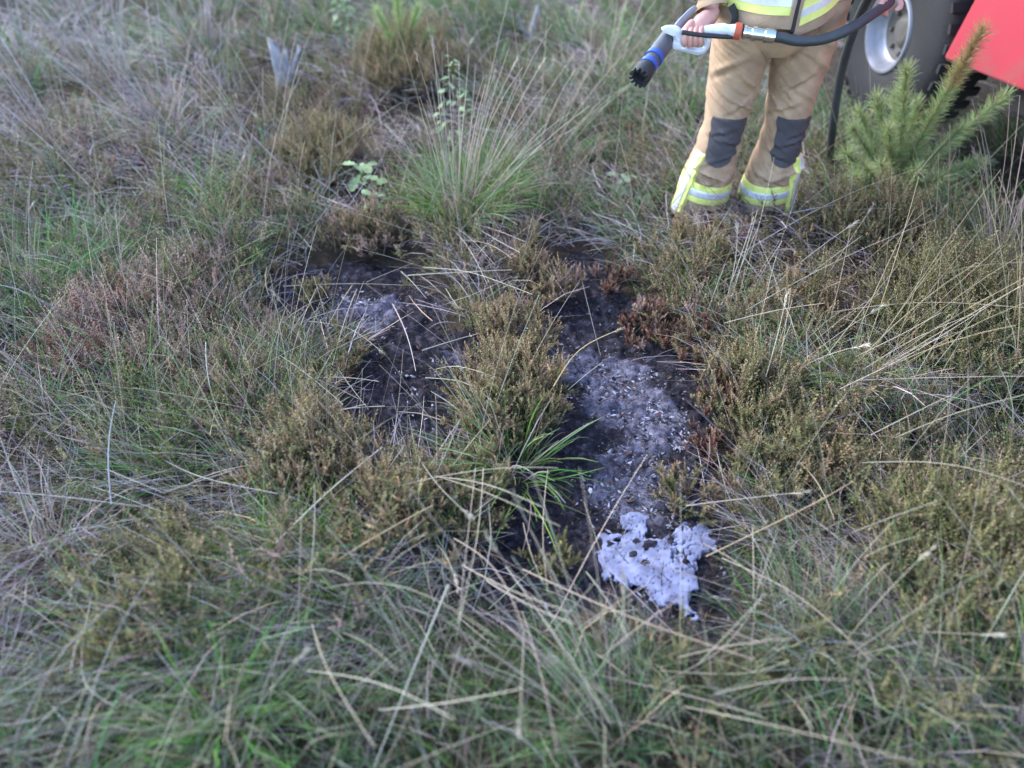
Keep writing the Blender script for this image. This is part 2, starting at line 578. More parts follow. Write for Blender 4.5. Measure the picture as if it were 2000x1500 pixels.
def heather_stems(S, base, az, length, e0, letters, nside=9, nleaf=20, leaf=0.008, Sw=None, mix=.2):
    """branching heather: woody axes that carry leafy side shoots"""
    n = len(base)
    K = 5
    P = paths_arch(base, az, length, e0, e0 + rng.normal(size=n) * .35 + .15, K, .5)
    tubes(Sw if Sw is not None else S, P, np.full(n, .0016), jit(WOOD, n), jit(WOOD, n) * 1.4, .5)
    idx = np.repeat(np.arange(n), nside)
    t = 0.25 + .75 * rng.random(n * nside) ** .8
    f = t * K
    i0 = np.minimum(f.astype(int), K - 1)
    fr = (f - i0)[:, None]
    p = P[idx, i0] * (1 - fr) + P[idx, i0 + 1] * fr
    d = norm(P[idx, i0 + 1] - P[idx, i0])
    sd_ = norm(d * .7 + norm(rng.normal(size=d.shape)) * .75 + [0, 0, .35])
    ln = length[idx] * (0.18 + .22 * rng.random(len(idx)))
    let = letters[idx]
    pick = rng.integers(0, 3, len(idx))
    col = np.array([HEATH_COL[l][k] for l, k in zip(let, pick)])
    col = np.clip(col * (1 + .22 * rng.normal(size=(len(idx), 1))), .01, .5)
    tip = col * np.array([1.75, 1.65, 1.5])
    lit = rng.random(len(idx)) < mix
    tip[lit] = jit((.33, .245, .150), lit.sum(), .25)
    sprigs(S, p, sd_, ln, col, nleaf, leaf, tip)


def heather_cover():
    S = Soup()
    c = scatter(7200)
    L = zone_letters(c[:, 0], c[:, 1])
    b = burn_mask(c[:, 0], c[:, 1])
    clump = fbm(c[:, 0] * 3, c[:, 1] * 3, 21, 2)
    keep = (b < -0.035) & (np.isin(L, ['O', 'B', 'P']) | (rng.random(len(c)) < .12)) & (clump > .39)
    c, L, clump = c[keep], L[keep], clump[keep]
    L = np.where(np.isin(L, ['O', 'B', 'P']), L, 'O')
    nst = 2
    n = len(c) * nst
    base = ground_z(np.repeat(c, nst, 0) + rng.normal(size=(n, 2)) * .02)
    length = np.repeat((.10 + .14 * rng.random(len(c))) * (.6 + .8 * clump) * np.clip(-burn_mask(c[:, 0], c[:, 1]) / .2 + .3, .4, 1) * np.where(FEET(c[:, 0], c[:, 1]), .7, 1), nst)
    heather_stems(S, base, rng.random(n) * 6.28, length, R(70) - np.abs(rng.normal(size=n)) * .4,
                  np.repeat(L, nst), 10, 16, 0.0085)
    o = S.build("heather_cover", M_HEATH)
    tag(o, "low olive and brown heather covering the heath", "heather", kind="stuff")


grass_cover()
litter_cover()
heather_cover()


# ------------------------------------------------------------------ burnt ground: crumbs of ash, charred twigs
def crumbs():
    S = Soup()
    n0 = 95000
    x = rng.random(n0) * 2.2 - 1.1
    y = rng.random(n0) * 2.6 + 0.8
    b = burn_mask(x, y); a = ash_mask(x, y)
    ok = (b > -0.01) & (rng.random(n0) < np.where(a > -.03, .95, .45))
    x, y, a = x[ok], y[ok], a[ok]
    n = len(x)
    base = ground_z(np.stack([x, y], -1)); base[:, 2] += .003 * rng.random(n)
    r = 0.0016 + .0075 * rng.random(n) ** 3
    # little irregular lumps: a squashed octahedron each
    dirs = np.array([[1, 0, 0], [0, 1, 0], [-1, 0, 0], [0, -1, 0], [0, 0, 1]], float)
    V = dirs[None] * (r[:, None, None] * (.4 + rng.random((n, 5, 1)))) * np.array([1.5, .6, .55])
    ra = rng.random(n) * 6.28
    ca, sa = np.cos(ra)[:, None], np.sin(ra)[:, None]
    V = np.stack([V[..., 0] * ca - V[..., 1] * sa, V[..., 0] * sa + V[..., 1] * ca, V[..., 2]], -1) + base[:, None]
    F = np.array([[0, 1, 4], [1, 2, 4], [2, 3, 4], [3, 0, 4]])[None] + (np.arange(n) * 5)[:, None, None]
    col = jit((.022, .020, .021), n, .4, .05)
    g = rng.random(n) < np.where(a > 0, .66, np.where(a > -.05, .30, .12))
    col[g] = jit((.20, .197, .235), g.sum(), .5, .02)
    br = rng.random(n) < .12
    col[br] = jit((.11, .06, .04), br.sum(), .3)
    S.add(V, F, np.repeat(col[:, None], 5, 1))
    o = S.build("ash_crumbs", M_CHAR)
    tag(o, "grey ash and black char crumbs on the burnt soil", "ash", kind="stuff")
    # charred and singed twigs
    S = Soup()
    n0 = 5200
    x = rng.random(n0) * 2.2 - 1.1; y = rng.random(n0) * 2.6 + .8
    b = burn_mask(x, y)
    ok = (b > -.07) & (b < .2) & (rng.random(n0) < .75)
    x, y, b = x[ok], y[ok], b[ok]
    n = len(x)
    base = ground_z(np.stack([x, y], -1)); base[:, 2] += .004
    P = paths_arch(base, rng.random(n) * 6.28, .02 + .075 * rng.random(n) ** 2, R(35) * rng.random(n) ** 2 * 1.6,
                   rng.normal(size=n) * .25, 3, .9)
    P[..., 2] = np.maximum(P[..., 2], height(P[..., 0], P[..., 1]) + .004)
    col = jit((.030, .025, .024), n, .4)
    sng = rng.random(n) < np.where(b < .03, .5, .12)
    col[sng] = jit((.15, .082, .06), sng.sum(), .3)
    tubes(S, P, .0008 + .0011 * rng.random(n), col, col)
    # stubble: burnt stems still standing
    n0 = 2600
    x = rng.random(n0) * 2.2 - 1.1; y = rng.random(n0) * 2.6 + .8
    ok = (burn_mask(x, y) > -.02) & (fbm(x * 6, y * 6, 61, 2) > .46) & (ash_mask(x, y) < .03)
    x, y = x[ok], y[ok]; n = len(x)
    base = ground_z(np.stack([x, y], -1)); base[:, 2] -= .004
    e = R(80) - np.abs(rng.normal(size=n)) * .5
    P = paths_arch(base, rng.random(n) * 6.28, .015 + .05 * rng.random(n) ** 1.7, e, e - .4 * rng.random(n), 3, .9)
    col = jit((.026, .023, .024), n, .4)
    sng = rng.random(n) < .22
    col[sng] = jit((.13, .075, .055), sng.sum(), .3)
    tubes(S, P, .0010 + .0006 * rng.random(n), col, col)
    o = S.build("charred_twigs", M_CHAR)
    tag(o, "charred and singed heather twigs strewn over the burn", "twigs", kind="stuff")


crumbs()

FOAM = ground_poly([(1170, 1055), (1185, 1045), (1210, 1052), (1228, 1032), (1216, 1010), (1235, 990), (1252, 994),
                    (1262, 1015), (1262, 1042), (1282, 1056), (1300, 1046), (1322, 1054), (1332, 1020), (1345, 1010),
                    (1368, 1008), (1386, 1028), (1394, 1062), (1372, 1076), (1352, 1086), (1362, 1106), (1357, 1140),
                    (1350, 1160), (1364, 1196), (1347, 1198), (1333, 1170), (1300, 1177), (1275, 1168), (1265, 1147),
                    (1240, 1142), (1200, 1136), (1184, 1120), (1172, 1090)])


def foam():
    P = np.array(FOAM)
    st = 0.0028
    xs = np.arange(P[:, 0].min() - .03, P[:, 0].max() + .03, st)
    ys = np.arange(P[:, 1].min() - .03, P[:, 1].max() + .03, st)
    X, Y = np.meshgrid(xs, ys)
    d = poly_dist(X, Y, FOAM) + .003 + .030 * (fbm(X * 42, Y * 42, 91, 4) - .5) * 2
    q = proj(np.stack([X, Y, np.zeros_like(X)], -1))
    # cracked, broken up part towards the right hand side
    crk = np.abs(fbm(X * 62, Y * 62, 41, 2) - .5)
    loose = np.clip(1 - np.hypot((X - at(1335, 1080)[0]) / .06, (Y - at(1335, 1080)[1]) / .055), 0, 1)
    loose = np.maximum(loose, .8 * np.clip(1 - np.hypot((X - at(1290, 1035)[0]) / .07, (Y - at(1290, 1035)[1]) / .03), 0, 1))
    d = np.where(crk < .006 + .085 * loose, np.minimum(d, -.002), d)
    th = 0.003 * np.sqrt(np.clip(d / .02, 0, 1)) * (.5 + 1.0 * fbm(X * 45, Y * 45, 92, 3)) + .0012 * (fbm(X * 110, Y * 110, 95, 2) - .5) * (d > 0)
    Z = height(X, Y) + .004 + .004 + np.where(d > 0, th + .004, -.006)
    keep = d > -st
    I = np.arange(X.size).reshape(X.shape)
    f = np.stack([I[:-1, :-1], I[:-1, 1:], I[1:, 1:], I[1:, :-1]], -1).reshape(-1, 4)
    k = keep.ravel()
    f = f[k[f].all(1)]
    used, inv = np.unique(f, return_inverse=True)
    V = np.stack([X, Y, Z], -1).reshape(-1, 3)[used]
    m = plain("foam_residue", (0.200, 0.218, 0.335), 0.8, noise=.5, nscale=28, bump=.12, bscale=160)
    o = fast_mesh("foam_residue", V, inv.reshape(-1, 4), None, True, m)
    tag(o, "blotch of pale bluish white foam residue at the near end of the burn", "foam")


foam()


def pebble():
    bm = bmesh.new()
    bmesh.ops.create_icosphere(bm, subdivisions=2, radius=.009)
    for v in bm.verts:
        v.co = Vector((v.co.x * .75, v.co.y * 1.25, v.co.z * .6)) * (1 + .25 * math.sin(v.co.x * 700 + v.co.y * 500))
    me = bpy.data.meshes.new("white_pebble"); bm.to_mesh(me); bm.free()
    me.materials.append(plain("white_stone", (.62, .61, .62), .8, noise=.2, nscale=200))
    for p in me.polygons: p.use_smooth = True
    o = link(bpy.data.objects.new("white_pebble", me))
    x, y, _ = at(1155, 942)
    o.location = (x, y, hz(x, y) + .006)
    tag(o, "small white pebble lying on the dark char above the foam", "pebble")


pebble()


# ------------------------------------------------------------------ heather bushes that one can tell apart
def heather_bush(px, py, r, h, tone, label, dens=1.0, alt=None, leaf=.0098):
    x, y, _ = at(px, py, 0.0)
    o0 = np.array([x, y, hz(x, y)])
    r, h = r * 1.12, h * 1.1
    n = max(12, int(58 * dens * (r / .16) ** 1.6))
    rr = r * np.sqrt(rng.random(n))
    aa = rng.random(n) * 6.283
    xy = np.stack([x + rr * .6 * np.cos(aa), y + rr * .6 * np.sin(aa)], -1)
    base = ground_z(xy)
    e0 = R(86) - rr / r * R(42) + rng.normal(size=n) * .12
    length = h * (0.75 + .45 * rng.random(n)) * (1.1 - .35 * rr / r)
    let = np.where(rng.random(n) < .72, tone, alt or tone)
    S, W = Soup(), Soup()
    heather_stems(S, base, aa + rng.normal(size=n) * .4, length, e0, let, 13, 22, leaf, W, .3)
    t = empty("heather_bush", o0)
    a = S.build("foliage", M_HEATH, t, origin=None); a.location = -Vector(o0); a["kind"] = "stuff"
    b = W.build("stems", M_CHAR, t, origin=None); b.location = -Vector(o0); b["kind"] = "stuff"
    tag(t, label, "heather", "heather bushes round the burn")


for args in [
    (990, 805, .18, .16, 'B', "large yellowish brown heather bush standing between the two burnt patches", 1.35, 'O'),
    (1000, 685, .10, .15, 'B', "brownish heather bush right behind the large one between the burnt patches", 1.1, 'B'),
    (1050, 560, .11, .15, 'B', "dry pinkish orange heather bush at the top between the burnt patches", 1.1, 'P'),
    (1270, 640, .10, .09, 'R', "flattened reddish brown dead heather at the top edge of the right burn", 1.2, 'P'),
    (1350, 680, .09, .11, 'R', "singed rust brown heather on the right shoulder of the right burn", 1.0, 'B'),
    (1455, 810, .12, .16, 'O', "yellowish olive heather bush on the right edge of the right burn", 1.2, 'B'),
    (1190, 545, .07, .09, 'R', "small rust brown singed heather at the far tip of the right burn", 1.0, 'P'),
    (1400, 790, .06, .10, 'R', "narrow rusty fringe of singed heather halfway down the right burn's right edge", 1.0, 'B'),
    (1405, 880, .06, .09, 'R', "rusty singed heather sprigs low on the right burn's right edge", 1.0, 'B'),
    (1350, 965, .07, .11, 'B', "small orange brown heather sprig just above the foam residue", .9, 'O'),
    (655, 710, .07, .11, 'O', "olive heather bush at the lower edge of the left burn", 1.0, 'B'),
    (615, 575, .05, .09, 'O', "tiny olive heather tuft left alive inside the left burn", .9, 'B'),
    (430, 790, .16, .20, 'O', "olive heather bush beside the thick pale leaning stalk on the left", 1.2, 'P'),
    (240, 680, .24, .22, 'P', "wide mauve brown dead heather bush far left of the burn", 1.2, 'R'),
    (350, 600, .14, .20, 'P', "mauve dead heather bush between the left burn and the wide dead one", 1.1, 'O'),
    (610, 950, .15, .16, 'B', "orange brown heather bush below the left burn", 1.3, 'O'),
    (770, 1030, .15, .17, 'B', "brown heather bush under the thick golden stalk", 1.2, 'O'),
    (920, 985, .11, .13, 'O', "olive heather bush in front of the large one, grass growing through it", 1.0, 'B'),
    (330, 1200, .17, .20, 'O', "dark olive green heather bush near the lower left corner", 1.2, 'O'),
    (1085, 1100, .05, .09, 'O', "small yellowish heather sprig on the char left of the foam residue", .9, 'O'),
    (1890, 1120, .24, .22, 'O', "broad olive heather bush low on the right edge", 1.4, 'O'),
    (1850, 680, .26, .26, 'O', "tall yellow olive heather bush among straw on the right edge", 1.3, 'O'),
    (1690, 500, .19, .20, 'O', "olive heather bush between the firefighter's feet and the pine sapling", 1.3, 'B'),
    (1320, 530, .11, .15, 'B', "brown heather bush between the right burn and the firefighter's feet", 1.1, 'O'),
    (1560, 660, .12, .20, 'B', "orange brown heather bush among green grass right of the burn", 1.0, 'O'),
    (725, 470, .12, .14, 'B', "dark brown heather bush at the top edge of the left burn", 1.2, 'P'),
    (800, 170, .28, .26, 'B', "brown heather bush behind the big tussock, below the pine seedling", 1.4, 'O'),
    (640, 330, .20, .20, 'B', "rusty brown heather bush left of the big tussock", 1.2, 'O'),
    (1540, 900, .14, .18, 'O', "olive heather bush in the grass right of the burn's lower half", 1.1, 'B'),
]:
    heather_bush(*args)


# ------------------------------------------------------------------ grass tussocks
def stalk_mesh(name, P, rad, col, tipcol, parent=None, seed_head=0.0, origin=None):
    """one dry stalk along P (k,3); optional feathery seed head"""
    S = Soup()
    n = P.shape[0]
    tubes(S, P[None], np.array([rad]), np.array([col]), np.array([tipcol]), .55, 4)
    if seed_head > 0:
        k = 26
        d = norm((P[-1] - P[-2])[None])
        t = rng.random(k) * seed_head
        b = P[-1][None] - d * t[:, None]
        dd = norm(d + norm(rng.normal(size=(k, 3))) * .45)
        q = paths_arch(b, np.arctan2(dd[:, 1], dd[:, 0]), np.full(k, .012 + seed_head * .12), np.arcsin(np.clip(dd[:, 2], -1, 1)),
                       np.arcsin(np.clip(dd[:, 2], -1, 1)) - .2, 2, .1)
        ribbons(S, q, np.full(k, .0022), np.tile(np.array(col) * 1.05, (k, 1)), np.tile(np.array(tipcol), (k, 1)))
    return S.build(name, M_DRY, parent, origin=origin)


def tussock(px, py, r, bl, nb, ns, sl, label, tone='G', straw=.1, lean=(0, 0), wid=.0028, spread=.8, name="grass_tussock", stalk_c=None):
    x, y, _ = at(px, py, 0.0)
    o0 = np.array([x, y, hz(x, y)])
    t = empty(name, o0)
    if nb:
        S = Soup()
        rr = r * np.sqrt(rng.random(nb)); aa = rng.random(nb) * 6.283
        base = ground_z(np.stack([x + rr * np.cos(aa), y + rr * np.sin(aa)], -1))
        e0 = R(84) - rr / r * spread * .7 - np.abs(rng.normal(size=nb)) * .12
        e1 = e0 - .35 - rng.random(nb) * 1.1
        P = paths_arch(base, aa + rng.normal(size=nb) * .5, bl * (.55 + .6 * rng.random(nb)), e0, e1, 5, .3)
        tt = np.linspace(0, 1, 6)[None, :, None] ** 1.4
        P = P + tt * np.array([lean[0], lean[1], 0]) * bl
        P[..., 2] = np.maximum(P[..., 2], height(P[..., 0], P[..., 1]) + .008)
        col = jit(PAL[tone], nb, .25)
        dd = rng.random(nb) < straw
        col[dd] = jit(PAL['S'], dd.sum(), .2)
        tip = np.where((rng.random(nb) < .4)[:, None], col * .6 + np.array(PAL['S']) * .35, col * 1.2)
        ribbons(S, P, wid * (.6 + .8 * rng.random(nb)), col * .85, tip)
        b = S.build("blades", M_BLADE, t); b.location = -Vector(o0); b["kind"] = "stuff"
    for k in range(ns):
        a = rng.random() * 6.283
        rr = r * .7 * math.sqrt(rng.random())
        b0 = np.array([[x + rr * math.cos(a), y + rr * math.sin(a), 0]]); b0[0, 2] = hz(b0[0, 0], b0[0, 1])
        e = R(86) - rng.random() * spread * .55
        P = paths_arch(b0, np.array([a + rng.normal() * .3]), np.array([sl * (.6 + .45 * rng.random())]), np.array([e]),
                       np.array([e - .12 - .4 * rng.random()]), 6, .15)[0]
        P = P + (np.linspace(0, 1, 7)[:, None] ** 1.3) * np.array([lean[0] * rng.uniform(.2, 1.5), lean[1] + rng.normal() * .08, 0]) * sl
        c = jit(stalk_c or PAL['S'], 1, .18, .05)[0]
        so = stalk_mesh("stalk", P, (.0011 + .0006 * rng.random()) * (.45 + .3 * math.sqrt(x * x + y * y + 2.9)), c * .85, c * 1.05, t, .05 if rng.random() < .12 else 0)
        so.location = -Vector(o0)
    tag(t, label, "grass tussock", "grass tussocks on the heath")


TALL = (.40, .35, .33)
for a, kw in [
    ((900, 425, .12, .34, 900, 46, .82, "big bright green grass tussock with tall straw stalks behind the burn"), dict(straw=.10, lean=(.10, 0), tone='Y')),
    ((55, 580, .17, .36, 420, 4, .5, "lush green grass tussock halfway up the left edge"), dict(straw=.08, lean=(-.1, 0))),
    ((400, 395, .07, .20, 200, 2, .4, "small vivid yellow green grass tussock left of the rusty heather"), dict(tone='Y')),
    ((195, 500, .04, .22, 50, 12, .30, "small pale straw tuft above the lush tussock on the left edge"), dict(straw=.7, spread=.9)),
    ((585, 1125, .09, .20, 260, 2, .3, "vivid green grass tuft below the orange brown heather bush"), dict(tone='Y', straw=.05)),
    ((495, 915, .035, .10, 90, 0, .1, "little bright green tuft between straw and orange brown heather"), dict(tone='Y', straw=0)),
    ((650, 690, .06, .20, 60, 8, .30, "thin straw tuft leaning over the lower edge of the left burn"), dict(straw=.6, spread=1.1)),
    ((1430, 640, .09, .24, 240, 10, .45, "green tuft with straw stalks at the right burn's upper right"), dict(lean=(.25, .05), straw=.12)),
    ((1510, 760, .06, .24, 130, 5, .42, "tuft with broad bright blades leaning right beside the right burn"), dict(tone='Y', lean=(.45, .05), wid=.0042, straw=.15)),
    ((1000, 925, .09, .26, 170, 5, .36, "grass tuft with broad green blades arching in front of the large heather bush"), dict(tone='Y', wid=.0044, lean=(-.15, -.1), straw=.2, spread=1.1)),
    ((300, 930, .12, .26, 300, 4, .4, "blue green grass tussock left of the orange brown heather"), dict(straw=.15, spread=1.1)),
    ((1660, 765, .09, .3, 90, 13, .70, "straw tuft with long stalks sweeping to the right edge"), dict(straw=.75, lean=(.35, .12), spread=.9, stalk_c=(.40, .32, .19))),
    ((1990, 760, .12, .4, 120, 26, .80, "thick straw tuft halfway up the right edge"), dict(straw=.7, lean=(.1, .12), spread=.8, tone='Y', stalk_c=(.40, .32, .19))),
    ((1960, 560, .14, .4, 160, 30, .70, "dense pinkish straw tuft below the red vehicle on the right edge"), dict(straw=.85, lean=(.12, .05), spread=.9, stalk_c=(.36, .28, .23))),
    ((520, 330, .09, .3, 90, 14, .75, "tall sparse grass tussock with long pale stalks left of the rusty heather"), dict(straw=.4, lean=(-.08, 0), spread=.7)),
    ((330, 290, .14, .34, 120, 22, .70, "tall greyish dry grass tussock in the upper left, nearest the wooden stump"), dict(straw=.6, lean=(-.1, 0), stalk_c=TALL)),
    ((130, 320, .16, .34, 140, 24, .70, "tall greyish dry grass tussock at the left edge above the green one"), dict(straw=.6, lean=(-.12, 0), stalk_c=TALL)),
    ((210, 170, .18, .36, 140, 26, .75, "second tall greyish dry grass tussock below the upper left corner"), dict(straw=.6, lean=(-.1, 0), stalk_c=TALL)),
    ((40, 150, .2, .36, 140, 26, .75, "tall greyish dry grass tussock in the upper left corner"), dict(straw=.6, lean=(-.1, 0), stalk_c=TALL)),
    ((400, 110, .2, .36, 140, 20, .75, "tall dry grass tussock on the top edge left of the pine seedling"), dict(straw=.5, stalk_c=TALL)),
    ((1060, 300, .14, .3, 200, 16, .70, "loose green and straw grass tussock right of the big one"), dict(straw=.3, lean=(.2, 0))),
    ((1180, 180, .16, .3, 200, 14, .6, "loose grass tussock behind the hose nozzle"), dict(straw=.3, lean=(.15, 0))),
    ((240, 1350, .14, .30, 240, 14, .40, "sprawling dry and green tussock in the lower left corner"), dict(straw=.55, lean=(-.35, -.3), spread=1.2, stalk_c=TALL)),
    ((460, 1440, .09, .22, 240, 2, .3, "bright green tuft on the bottom edge, left of the middle"), dict(tone='Y', straw=.1)),
    ((1195, 1440, .08, .26, 150, 18, .55, "tuft on the bottom edge whose straw stalks fan up towards the burn"), dict(straw=.4, lean=(-.35, .2), spread=.9)),
    ((1560, 1290, .12, .24, 260, 4, .4, "dense green tuft below and right of the foam residue"), dict(straw=.25)),
    ((90, 1120, .12, .26, 160, 10, .4, "greyish withered tussock near the left edge, below the middle"), dict(straw=.8, lean=(-.2, -.1), spread=1.2, stalk_c=TALL)),
]:
    tussock(*a, **kw)


# ------------------------------------------------------------------ loose dry stalks, each one seen in the photograph
LOOSE = []
AREA_LABELS = set()


def loose(pts, z, label, rad=.0019, col=None, head=0.0):
    P = [at(p[0], p[1], zz) for p, zz in zip(pts, np.linspace(z[0], z[1], len(pts)))]
    P = np.array(P)
    for k in range(len(P)):
        P[k, 2] = max(P[k, 2], hz(P[k, 0], P[k, 1]) + .012)
    # resample with a slight sag
    m = 9
    s = np.linspace(0, len(P) - 1, m)
    i0 = np.minimum(s.astype(int), len(P) - 2); f = (s - i0)[:, None]
    Q = P[i0] * (1 - f) + P[i0 + 1] * f
    if len(P) > 2:
        for _ in range(3):
            Q[1:-1] = .5 * Q[1:-1] + .25 * (Q[:-2] + Q[2:])
    Q[:, :2] += (np.sin(np.linspace(0, math.pi, m)) * rng.normal() * .022 * np.linalg.norm(Q[-1] - Q[0]))[:, None] * np.array([.7, .7])
    Q[:, 2] += np.sin(np.linspace(0, math.pi, m)) * abs(rng.normal()) * .03 * np.linalg.norm(Q[-1] - Q[0])
    c = jit(col or PAL['S'], 1, .14, .04)[0]
    o = stalk_mesh("dry_stalk", Q, rad, c * .92, c * 1.08, None, head, origin=Q[0])
    tag(o, label, "dry stalk", "loose dry grass stalks")
    if label in AREA_LABELS:
        LOOSE.append((o, pts, label))


MARKS = [("the foam residue", 1280, 1090), ("the white pebble", 1155, 942), ("the left burn", 690, 590), ("the left burn's lower lobe", 810, 760),
         ("the right burn's ash", 1240, 790), ("the large middle heather bush", 1010, 740), ("the big green tussock", 900, 400), ("the oak seedlings", 730, 390),
         ("the firefighter's cuffs", 1440, 390), ("the young pine", 1760, 300), ("the thick bleached stalk", 640, 968), ("the thick golden stalk", 745, 1047),
         ("the thick leaning stalk", 422, 755), ("the thick upright stalk", 222, 880), ("the mauve dead heather", 250, 640), ("the orange brown heather", 620, 920),
         ("the lower left corner", 60, 1440), ("the lower right corner", 1940, 1440), ("the bottom edge's middle", 1000, 1460), ("the forked stump", 555, 110),
         ("the upper left corner", 60, 60), ("the broad olive bush", 1890, 1080), ("the yellow olive bush", 1850, 620),
         ("the long reddish straw", 1240, 1205), ("the dark olive bush", 330, 1160), ("the lush left tussock", 60, 530), ("the fanning straw tuft", 1195, 1420)]


def name_stalks():
    groups = {}
    for o, pts, _ in LOOSE:
        (ax, ay), (bx, by) = pts[0], pts[-1]
        if ay < by: ax, ay, bx, by = bx, by, ax, ay
        mx, my = (ax + bx) / 2, (ay + by) / 2
        dx, dy = bx - ax, ay - by
        ln = math.hypot(dx, dy)
        size = "short" if ln < 110 else "long" if ln > 230 else "medium"
        ori = "lying level" if abs(dx) > 3 * dy else "running upright" if dy > 3 * abs(dx) else "slanting up right" if dx > 0 else "slanting up left"
        nm, lx, ly = min(MARKS, key=lambda m: math.hypot(m[1] - mx, (m[2] - my) * 1.1))
        ex, ey = mx - lx, my - ly
        rel = "across" if math.hypot(ex, ey) < 45 else ("right of" if ex > 0 else "left of") if abs(ex) > abs(ey) else ("below" if ey > 0 else "above")
        groups.setdefault((size, ori, rel, nm), []).append((mx, my, o))
    words = ["first", "second", "third", "fourth", "fifth", "sixth", "seventh"]
    for (size, ori, rel, nm), v in groups.items():
        base = f"{size} dry stalk {ori} {rel} {nm}"
        if len(v) == 1:
            v[0][2]["label"] = base
            continue
        xs = [a for a, _, _ in v]; ys = [b for _, b, _ in v]
        byx = max(xs) - min(xs) >= max(ys) - min(ys)
        v.sort(key=lambda q: q[0] if byx else q[1])
        for k, (_, _, o) in enumerate(v):
            o["label"] = base + ", " + words[k] + (" from left" if byx else " from top")


